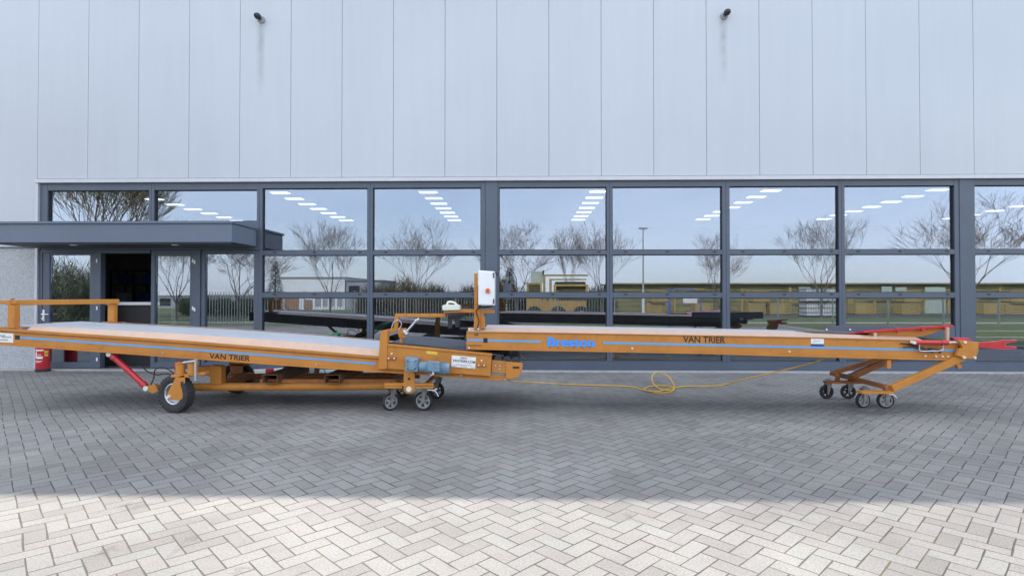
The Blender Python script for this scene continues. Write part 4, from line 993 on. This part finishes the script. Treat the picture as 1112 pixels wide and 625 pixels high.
# ------------------------------------------------------------------ the yard side, seen mirrored in the glazing
def grow(seed, H, spread=.5, levels=7, r0=.1, upright=.25, first=.22, kids_=(2,4), thick=.0042):
    rn = random.Random(seed); T = MB(); Cc = MB()
    def br(p, d, L, r, lv):
        segs = 3 if lv < 4 else 2; pts = [p]; dd = d.copy()
        for i in range(segs):
            dd = (dd+Vector((rn.uniform(-1,1), rn.uniform(-1,1), rn.uniform(-.5,.8)))*.13+Vector((0,0,upright*.12))).normalized()
            pts.append(pts[-1]+dd*L/segs)
        r1 = max(thick, r*.62)
        (T if lv <= 1 else Cc).tube(pts, max(thick, r), 6 if lv <= 1 else 3, r1, cap=lv <= 1)
        if lv >= levels: return
        n = rn.randint(*kids_)
        for k in range(n):
            t = 1.0 if k == 0 else rn.uniform(.45, 1)
            i = min(segs-1, int(t*segs)); q = pts[i].lerp(pts[i+1], t*segs-i) if t < 1 else pts[-1]
            ax = Vector((rn.gauss(0,1), rn.gauss(0,1), 0)).normalized(); ang = spread*rn.uniform(.5, 1.25)*(.5 if k == 0 else 1)
            nd_ = (dd*math.cos(ang)+ax*math.sin(ang)+Vector((0,0,upright*.3))).normalized()
            br(q, nd_, L*rn.uniform(.66, .9), r1*(.95 if k == 0 else .75), lv+1)
    p = Vector((0,0,0)); top = H*first
    T.tube([(0,0,-.1),(.02,.01,top*.5),(0,0,top)], r0, 8, r0*.8)
    for k in range(5):
        a = 2*math.pi*k/4+rn.uniform(-.4,.4); tilt = spread*rn.uniform(.55,1.05) if k else .06
        br(Vector((0,0,top*(.85+.05*k if k else 1))), Vector((math.cos(a)*math.sin(tilt), math.sin(a)*math.sin(tilt), math.cos(tilt))), H*.29, r0*.55, 1)
    return T, Cc
variants = []
for i, (sp, up) in enumerate(((.66,.16),(.80,.10),(.60,.22))):
    T, Cc = grow(31+i, 6.0, sp, 7, .085, up, kids_=(2,3), thick=.0075)
    variants.append((T, Cc))
VM = []
def make_tree(i, label, mat='twig'):
    T, Cc = variants[i]
    e = empty('bare_tree', (0,0,0), label, 'tree', 'bare trees along the road'); T.build('trunk', 'bark', e); Cc.build('crown', mat, e); return e
protos = [None]*3
def place_tree(i, px, z, H, rz, label, wid=1.0):
    if protos[i] is None: protos[i] = make_tree(i, label); o = protos[i]
    else: o = copy_tree(protos[i]); o['label'] = label
    o.location = (mirr(px, z), -(z-10.8), -.03); o.scale = (H/7.4*wid, H/7.4*wid, H/6.8); o.rotation_euler.z = rz
    return o
TL = [(0, 190, 33, 5.3, .3, 'bare tree reflected in the narrow pane beside the open doorway', 1.0),
      (1, 258, 34, 5.6, 2.0, 'bare spreading tree reflected under the canopy corner', 1.1),
      (2, 358, 35, 5.5, 4.1, 'bare tree reflected in front of the white building', 1.0),
      (0, 452, 36, 5.7, 1.4, 'bare tree reflected in the pane left of the control box', .95),
      (1, 561, 34, 5.7, .4, 'bare tree reflected just right of the control box', .95),
      (2, 618, 42, 5.9, 2.8, 'bare tree reflected behind the ochre machine', .8),
      (0, 654, 38, 5.8, 5.2, 'bare tree reflected at the mullion left of the lamp post', .9),
      (1, 776, 41, 5.8, 3.3, 'bare tree reflected over the black lettering of the right conveyor', .75),
      (2, 893, 37, 6.0, 1.1, 'bare tree reflected above the white tanks', 1.0),
      (0, 1052, 34, 6.5, 2.3, 'bare wide tree reflected at the right pillar', 1.25)]
for t in TL: place_tree(*t)
T, Cc = grow(77, 9.3, .62, 7, .16, .3, first=.10, kids_=(3,4), thick=.008)
e = empty('bushy_tree', (mirr(104, 27), -16.6, -.03), 'large dense olive twigged tree reflected in the top left pane', 'tree'); e.rotation_euler.z = 0
def move_into(MBx, name, mat, e):
    o = MBx.build(name, mat); o.parent = e; return o
move_into(T, 'trunk', 'bark', e); move_into(Cc, 'crown', 'twig_olive', e); e.scale = (1.0, 1.0, 1.05)
# hedge of brushwood
def brush(x0, x1, y0, y1, h0, h1, n, seed, name, label, mat):
    rn = random.Random(seed); m = MB()
    for i in range(n):
        x = rn.uniform(x0, x1); y = rn.uniform(y0, y1); hh = (h0+(h1-h0)*(.5+.5*math.sin(x*.9+seed)+.35*math.sin(x*2.7)))*rn.uniform(.55,1)
        z = rn.uniform(0, hh*.75); L = rn.uniform(.3,.9)
        d = Vector((rn.gauss(0,.45), rn.gauss(0,.3), rn.uniform(.4,1))).normalized()
        p = Vector((x,y,z)); s_ = d.cross(Vector((rn.gauss(0,1), rn.gauss(0,1), rn.gauss(0,1)))).normalized()*rn.uniform(.01,.035)
        a = m.bm.verts.new(p-s_); b_ = m.bm.verts.new(p+s_); c_ = m.bm.verts.new(p+d*L); m.bm.faces.new((a,b_,c_))
    o = m.build(name, mat); tag(o, label, 'hedge', None, 'stuff'); return o
M['hedge_a'] = paint('brushwood', (.10,.085,.045), .95, var=.5, scale=.8)
M['hedge_c'] = paint('sage_brushwood', (.16,.18,.12), .95, var=.4, scale=.8)
M['hedge_b'] = paint('green_brushwood', (.05,.065,.03), .95, var=.5, scale=.8)
brush(mirr(390,40), mirr(560,40), -31, -27.5, 2.3, 3.3, 14000, 3, 'hedge', 'brown brushwood hedge behind the fence reflected left of the control box', 'hedge_a')
brush(mirr(205,40), mirr(300,40), -30, -27.5, 1.2, 1.7, 6000, 5, 'hedge', 'low dark green hedge behind the fence reflected beside the entrance', 'hedge_b')
brush(mirr(560,40), mirr(668,40), -31, -28, 1.6, 2.5, 6000, 9, 'hedge', 'mixed brushwood hedge reflected behind the ochre machine', 'hedge_b')
brush(mirr(-60,30), mirr(80,30), -22, -18.5, 3.2, 4.6, 15000, 13, 'hedge', 'brushwood hedge reflected in the glass of the entrance door', 'hedge_c')
# conifer
rn = random.Random(4); m = MB()
for i in range(2600):
    t = rn.random()**.7; z = .4+3.6*(1-t); rad = (.95*t+.05)*rn.uniform(.5,1); a = rn.uniform(0,6.28)
    p = Vector((math.cos(a)*rad, math.sin(a)*rad, z)); d = Vector((math.cos(a), math.sin(a), -.2)).normalized(); s_ = Vector((-math.sin(a), math.cos(a), 0))*.05
    m.bm.faces.new([m.bm.verts.new(v) for v in (p-s_, p+s_, p+d*.22)])
e = empty('conifer', (mirr(298, 40), -29.2, -.03), 'dark conical conifer reflected left of the white building', 'tree'); move_into(m, 'crown', 'evergreen', e)
m = MB(); m.tube([(0,0,0),(0,0,3.6)], .07, 8, .02); move_into(m, 'trunk', 'bark', e)
e2 = copy_tree(e); e2.location = (mirr(553, 37), -26.2, -.03); e2.scale = (1.1,1.1,.85); e2['label'] = 'dark evergreen bush reflected at the wide pillar beside the control box'

# fences
YFN = -14.6
def bar_fence(x0, x1, name, label):
    e = empty(name, ((x0+x1)/2, YFN, 0), label, 'fence'); H = 1.62
    n = int(round((x1-x0)/2.5)); w = (x1-x0)/n
    for k in range(n):
        a = x0+k*w; m = MB(); q = int(w/.125)
        for i in range(1, q): x = a+i*w/q; m.box(x-.012, x+.012, YFN-.012, YFN+.012, .08, H)
        m.box(a, a+w, YFN-.02, YFN+.02, .16, .20); m.box(a, a+w, YFN-.02, YFN+.02, H-.16, H-.12); m.build('bar_panel', 'galv', e)
    for k in range(n+1):
        m = MB(); m.box(x0+k*w-.035, x0+k*w+.035, YFN-.06, YFN-.021, 0, H+.05); m.build('post', 'galv', e)
bar_fence(-15, mirr(662, 25.4), 'bar_fence', 'grey vertical bar fence reflected across the left and middle panes')
def mesh_fence(x0, x1, label):
    e = empty('mesh_fence', ((x0+x1)/2, YFN, 0), label, 'fence'); H = 1.45
    n = int(round((x1-x0)/2.5)); w = (x1-x0)/n
    for k in range(n):
        a = x0+k*w; m = MB()
        for i in range(1, 25): x = a+i*w/25; m.box(x-.0035, x+.0035, YFN-.0035, YFN+.0035, .05, H)
        for i in range(8): z = .05+(H-.05)*i/7; m.box(a, a+w, YFN-.012, YFN-.004, z-.004, z+.004)
        m.build('mesh_panel', 'galv', e)
    for k in range(n+1):
        m = MB(); m.box(x0+k*w-.03, x0+k*w+.03, YFN-.07, YFN-.013, 0, H+.04); m.build('post', 'galv', e)
mesh_fence(mirr(668, 25.4), 24, 'thin wire mesh fence reflected across the right hand panes')
# blue arch
x0, x1, y0 = mirr(727.5, 24.5), mirr(762, 24.5), -13.7
e = empty('arch_gate', ((x0+x1)/2, y0, 0), 'blue tubular arch gate reflected behind the middle of the right conveyor', 'gate')
m = MB(); m.tube([(x0,y0,0),(x0,y0,1.75)], .055, 12); m.build('post', 'blue_post', e); m = MB(); m.tube([(x1,y0,0),(x1,y0,1.45)], .03, 12); m.build('post', 'blue_post', e)
m = MB(); m.tube(spline([(x0,y0,1.55),(x0+.4,y0,1.72),(x1-.35,y0,1.72),(x1,y0,1.45)], 6), .028, 8); m.tube([(x0,y0,.35),(x1,y0,.35)], .02, 8); m.build('arch', 'blue_post', e)
m = MB(); a = x0+.62; m.box(a, a+.62, y0-.03, y0-.01, 1.12, 1.36); m.build('panel', 'white_plate', e)
# lamp post
x = mirr(699, 33); y = -22.2
e = empty('lamp_post', (x, y, -.03), 'tall thin grey lamp post reflected right of the ochre machine', 'lamp post')
m = MB(); m.tube([(x,y,0),(x,y,1.7)], .085, 12); m.build('base', 'white_wall', e)
m = MB(); m.tube([(x,y,1.701),(x,y,5.4)], .06, 12, .035); m.build('pole', 'lamp_grey', e)
m = MB(); m.box(x-.25, x+.25, y-.1, y+.1, 5.4, 5.5); m.build('lamp_head', 'lamp_grey', e, bevel=.02)

# white building
def bxm(e, name, mat, *b): m = MB(); m.box(*b); return m.build(name, mat, e)
x0, x1 = mirr(301, 56), mirr(374, 56); y = -45.2
e = empty('white_building', ((x0+x1)/2, y, 0), 'low white flat roofed building reflected right of the canopy', 'building')
bxm(e, 'wall', 'white_wall', x0, x1, y-8, y, -.03, 3.2)
bxm(e, 'roof', 'grey_wall', x0-.1, x1+.1, y-8.1, y+.1, 3.202, 3.32)
bxm(e, 'door', 'brown_door', x0+.8, x0+2.2, y+.002, y+.06, 0, 1.7); bxm(e, 'door', 'brown_door', x0+2.7, x0+3.6, y+.002, y+.06, 0, 1.0)
for k in range(4): bxm(e, 'window', 'grey_wall', x0+3.9+k*.75, x0+4.4+k*.75, y+.002, y+.04, .3, 1.5)
x2 = mirr(391, 56)
e = empty('grey_building', ((x1+x2)/2, y, 0), 'small dark grey building joined to the right of the white one', 'building')
bxm(e, 'wall', 'grey_wall', x1+.25, x2+2.2, y-6, y+.3, -.03, 2.9); bxm(e, 'window', 'frame_dark', x1+.5, x1+1.6, y+.302, y+.34, 1.5, 2.4); bxm(e, 'roof', 'roof', x1+.2, x2+2.3, y-6.1, y+.4, 2.902, 3.0)
x0, x1 = mirr(163, 60), mirr(283, 60); y = -49.2
e = empty('hall_building', ((x0+x1)/2, y, 0), 'long pale grey hall reflected low beside the entrance', 'building')
bxm(e, 'wall', 'grey_wall', x0, x1, y-8, y, -.03, 1.4); bxm(e, 'fascia', 'white_wall', x0-.1, x1+.1, y-8.1, y+.1, 1.402, 1.9)
for k in range(5): bxm(e, 'window', 'frame_dark', x0+1+k*2.2, x0+2.2+k*2.2, y+.002, y+.04, .3, 1.1)
# olive slatted shed, long
x0, x1 = mirr(667, 45), mirr(1260, 45); y = -34.2
e = empty('slatted_shed', ((x0+x1)/2, y, 0), 'long low olive shed of horizontal boards reflected across the right panes', 'shed')
m = MB(); Hs = 2.32
nb = 13
for k in range(nb): z = .02+k*Hs/nb; m.box(x0, x1, y-.06, y, z, z+Hs/nb-.045)
m.build('board_wall', 'olive', e)
bxm(e, 'backing_wall', 'hedge_a', x0, x1, y-6, y-.08, -.03, Hs)
bxm(e, 'roof', 'olive', x0-.3, x1+.3, y-6.2, y+.25, Hs+.01, Hs+.12)
rn = random.Random(21)
for px in (733, 786, 806, 812, 850, 858, 905, 922, 925, 950, 965, 1004, 1010, 1030, 1086, 1120):
    xx = mirr(px, 45); m = MB(); h = rn.uniform(1.5, 2.25); m.box(xx-.09, xx+.09, y+.002, y+.14, 0, h); m.build('post', 'ochre', e)
for (pa, pb, za, zb) in ((867,880,1.3,2.1),(957,968,1.3,2.15),(972,984,1.3,2.1),(1004,1026,.0,2.1)):
    bxm(e, 'panel', 'pale_wall', mirr(pa, 45), mirr(pb, 45), y+.15, y+.2, za, zb)
for (pa, pb, z) in ((736,764,1.9),(940,1030,1.15),(850,905,.9),(1064,1112,1.4)):
    bxm(e, 'rail', 'ochre', mirr(pa,45), mirr(pb,45), y+.21, y+.25, z, z+.09)
cr_first = None
for i, (px, zz, sc) in enumerate(((712,0,1.2),(716,1,1.2),(765,0,1.3),(820,0,1.1),(826,1,1.1),(845,0,1.3),(938,0,1.2),(985,0,1.1),(990,1,1.1),(1075,0,1.3),(1100,0,1.2),(1104,1,1.2))):
    if cr_first is None:
        e = empty('crate', (0,0,0), 'x', 'crate', 'wooden crates in front of the slatted shed'); cr_first = e; o = e
        for sy in (-.5, .48):
            m = MB()
            for k in range(5): m.box(-.6, .6, sy, sy+.02, .05+k*.15, .16+k*.15)
            move_into(m, 'side', 'ochre', e)
        for sx in (-.6, .56):
            m = MB(); m.box(sx, sx+.04, -.479, .479, .05, .76); move_into(m, 'end', 'ochre', e)
        m = MB(); m.box(-.559, .559, -.479, .479, .0, .049); move_into(m, 'base', 'rust', e)
    else: o = copy_tree(cr_first)
    o.location = (mirr(px, 43), -32.4+.2*(i % 2), -.03+zz*.93); o.scale = (sc,1,1.15); o['label'] = 'ochre slatted crate in front of the reflected olive shed'
# ochre machine
x0, x1 = mirr(572, 30), mirr(641, 30); y = -19.4; w = x1-x0
e = empty('harvesting_machine', ((x0+x1)/2, y, 0), 'ochre steel framed farm machine reflected right of the control box', 'machine')
X = lambda f: x0+w*f
bxm(e, 'lower_body', 'ochre_machine', X(0), X(.95), y-1.6, y, .45, 1.15)
bxm(e, 'hopper', 'ochre_machine', X(.0), X(.24), y-1.5, y-.02, 1.152, 2.15)
bxm(e, 'hopper_recess', 'hedge_a', X(.03), X(.21), y-.019, y-.005, 1.3, 2.05)
m = MB()
for (a, b_, z0_, z1_) in ((.26,.98,2.5,2.6),(.26,.30,1.16,2.499),(.36,.95,2.28,2.36),(.36,.40,1.16,2.279),(.43,.98,1.95,2.05),(.43,.47,1.16,1.949),(.47,.98,1.40,1.5),(.94,.98,1.5,1.949)): m.box(X(a), X(b_), y-.1, y+.02, z0_, z1_)
m.build('frame', 'ochre', e)
bxm(e, 'engine_cover', 'hedge_a', X(.47), X(.94), y-1.3, y-.11, 1.16, 2.2)
m = MB(); m.tube([(X(.27), y-.6, 2.5), (X(.27), y-.6, 2.85)], .05, 10); m.build('exhaust', 'dark_steel', e)
bxm(e, 'cab_window', 'pale_wall', X(.07), X(.27), y-1.2, y-.7, 2.16, 2.8)
for f in (.12, .5, .86):
    m = MB(); m.lathe([(0,-.12),(.22,-.12),(.44,-.13),(.45,.0),(.44,.13),(.22,.12),(0,.12)], (X(f), y+.14, .42), (0,1,0), 24); t = m.build('wheel', 'rubber', e, smooth=True)
    m = MB(); m.lathe([(0,-.0),(.18,.0),(.2,.02)], (X(f), y+.265, .42), (0,1,0), 20); m.build('rim', 'white_wall', t)
# white tanks
first = None
z = 38; xa = mirr(871.5, z)
for i, lab in enumerate(('white caged tank, bottom left of the reflected stack of four', 'white caged tank, bottom right of the reflected stack of four', 'white caged tank, top left of the reflected stack of four', 'white caged tank, top right of the reflected stack of four')):
    if first is None:
        e = empty('tank', (0,0,0), lab, 'tank', 'white caged tanks')
        m = MB(); m.box(-.48, .48, -.48, .48, .13, .92); move_into(m, 'bottle', 'hdpe', e)
        m = MB()
        for k in range(7):
            t = -.5+k/6
            for s in (-.5,.5): m.box(t-.012, t+.012, s-.012, s+.012, .1, .96); m.box(s-.012, s+.012, t-.012, t+.012, .1, .96)
        for zz in (.1,.35,.65,.95):
            for s in (-.5,.5): m.box(-.52,.52,s-.016,s+.016,zz-.014,zz+.014); m.box(s-.016,s+.016,-.52,.52,zz-.014,zz+.014)
        move_into(m, 'cage', 'galv', e)
        m = MB()
        for s in (-.42,0,.42): m.box(s-.07,s+.07,-.5,.5,0,.09)
        m.box(-.52,.52,-.52,.52,.09,.099); move_into(m, 'pallet', 'dark_steel', e)
        first = e; o = e
    else: o = copy_tree(first); o['label'] = lab
    o.location = (xa+.55+1.08*(i % 2), -(z-10.8), -.03+(i//2)*.98)

# ------------------------------------------------------------------ light
SUN_EL, SUN_AZ = R(50), R(-25)
w = bpy.data.worlds.new('World'); scene.world = w; w.use_nodes = True; nt = w.node_tree
bg = nt.nodes['Background']; sky = nt.nodes.new('ShaderNodeTexSky'); sky.sky_type = 'NISHITA'; sky.sun_disc = False
sky.sun_elevation = SUN_EL; sky.sun_rotation = SUN_AZ; sky.air_density = 1.0; sky.dust_density = 1.2; sky.ozone_density = 1.0; sky.altitude = 0
# thin high cloud
tc = nt.nodes.new('ShaderNodeTexCoord'); mp = nt.nodes.new('ShaderNodeMapping'); mp.inputs['Scale'].default_value = (1.2,1.2,3.2)
n = nt.nodes.new('ShaderNodeTexNoise'); n.inputs['Scale'].default_value = 1.6; n.inputs['Detail'].default_value = 7; n.inputs['Roughness'].default_value = .55; n.inputs['Distortion'].default_value = .4
nt.links.new(tc.outputs['Generated'], mp.inputs['Vector']); nt.links.new(mp.outputs['Vector'], n.inputs['Vector'])
cr = nt.nodes.new('ShaderNodeMapRange'); cr.inputs['From Min'].default_value = .35; cr.inputs['From Max'].default_value = .7; cr.inputs['To Min'].default_value = .42; cr.inputs['To Max'].default_value = .85
nt.links.new(n.outputs['Fac'], cr.inputs['Value'])
mx = nt.nodes.new('ShaderNodeMix'); mx.data_type = 'RGBA'; mx.inputs['B'].default_value = (7.1,7.45,8.2,1)
nt.links.new(cr.outputs['Result'], mx.inputs['Factor']); nt.links.new(sky.outputs['Color'], mx.inputs['A']); nt.links.new(mx.outputs['Result'], bg.inputs['Color'])
bg.inputs['Strength'].default_value = .15
sd = bpy.data.lights.new('sun', 'SUN'); sd.energy = 3.2; sd.angle = R(.55); sd.color = (1,.90,.785)
so = bpy.data.objects.new('sun', sd); COL.objects.link(so)
sv = Vector((math.sin(SUN_AZ)*math.cos(SUN_EL), math.cos(SUN_AZ)*math.cos(SUN_EL), math.sin(SUN_EL)))
so.rotation_euler = (-sv).to_track_quat('-Z', 'Y').to_euler(); so.location = sv*50

scene.render.engine = 'CYCLES'
scene.cycles.max_bounces = 8; scene.cycles.transparent_max_bounces = 16; scene.cycles.glossy_bounces = 5
vs = scene.view_settings; vs.view_transform = 'Standard'; vs.look = 'None'; vs.exposure = 1.08; vs.gamma = 1
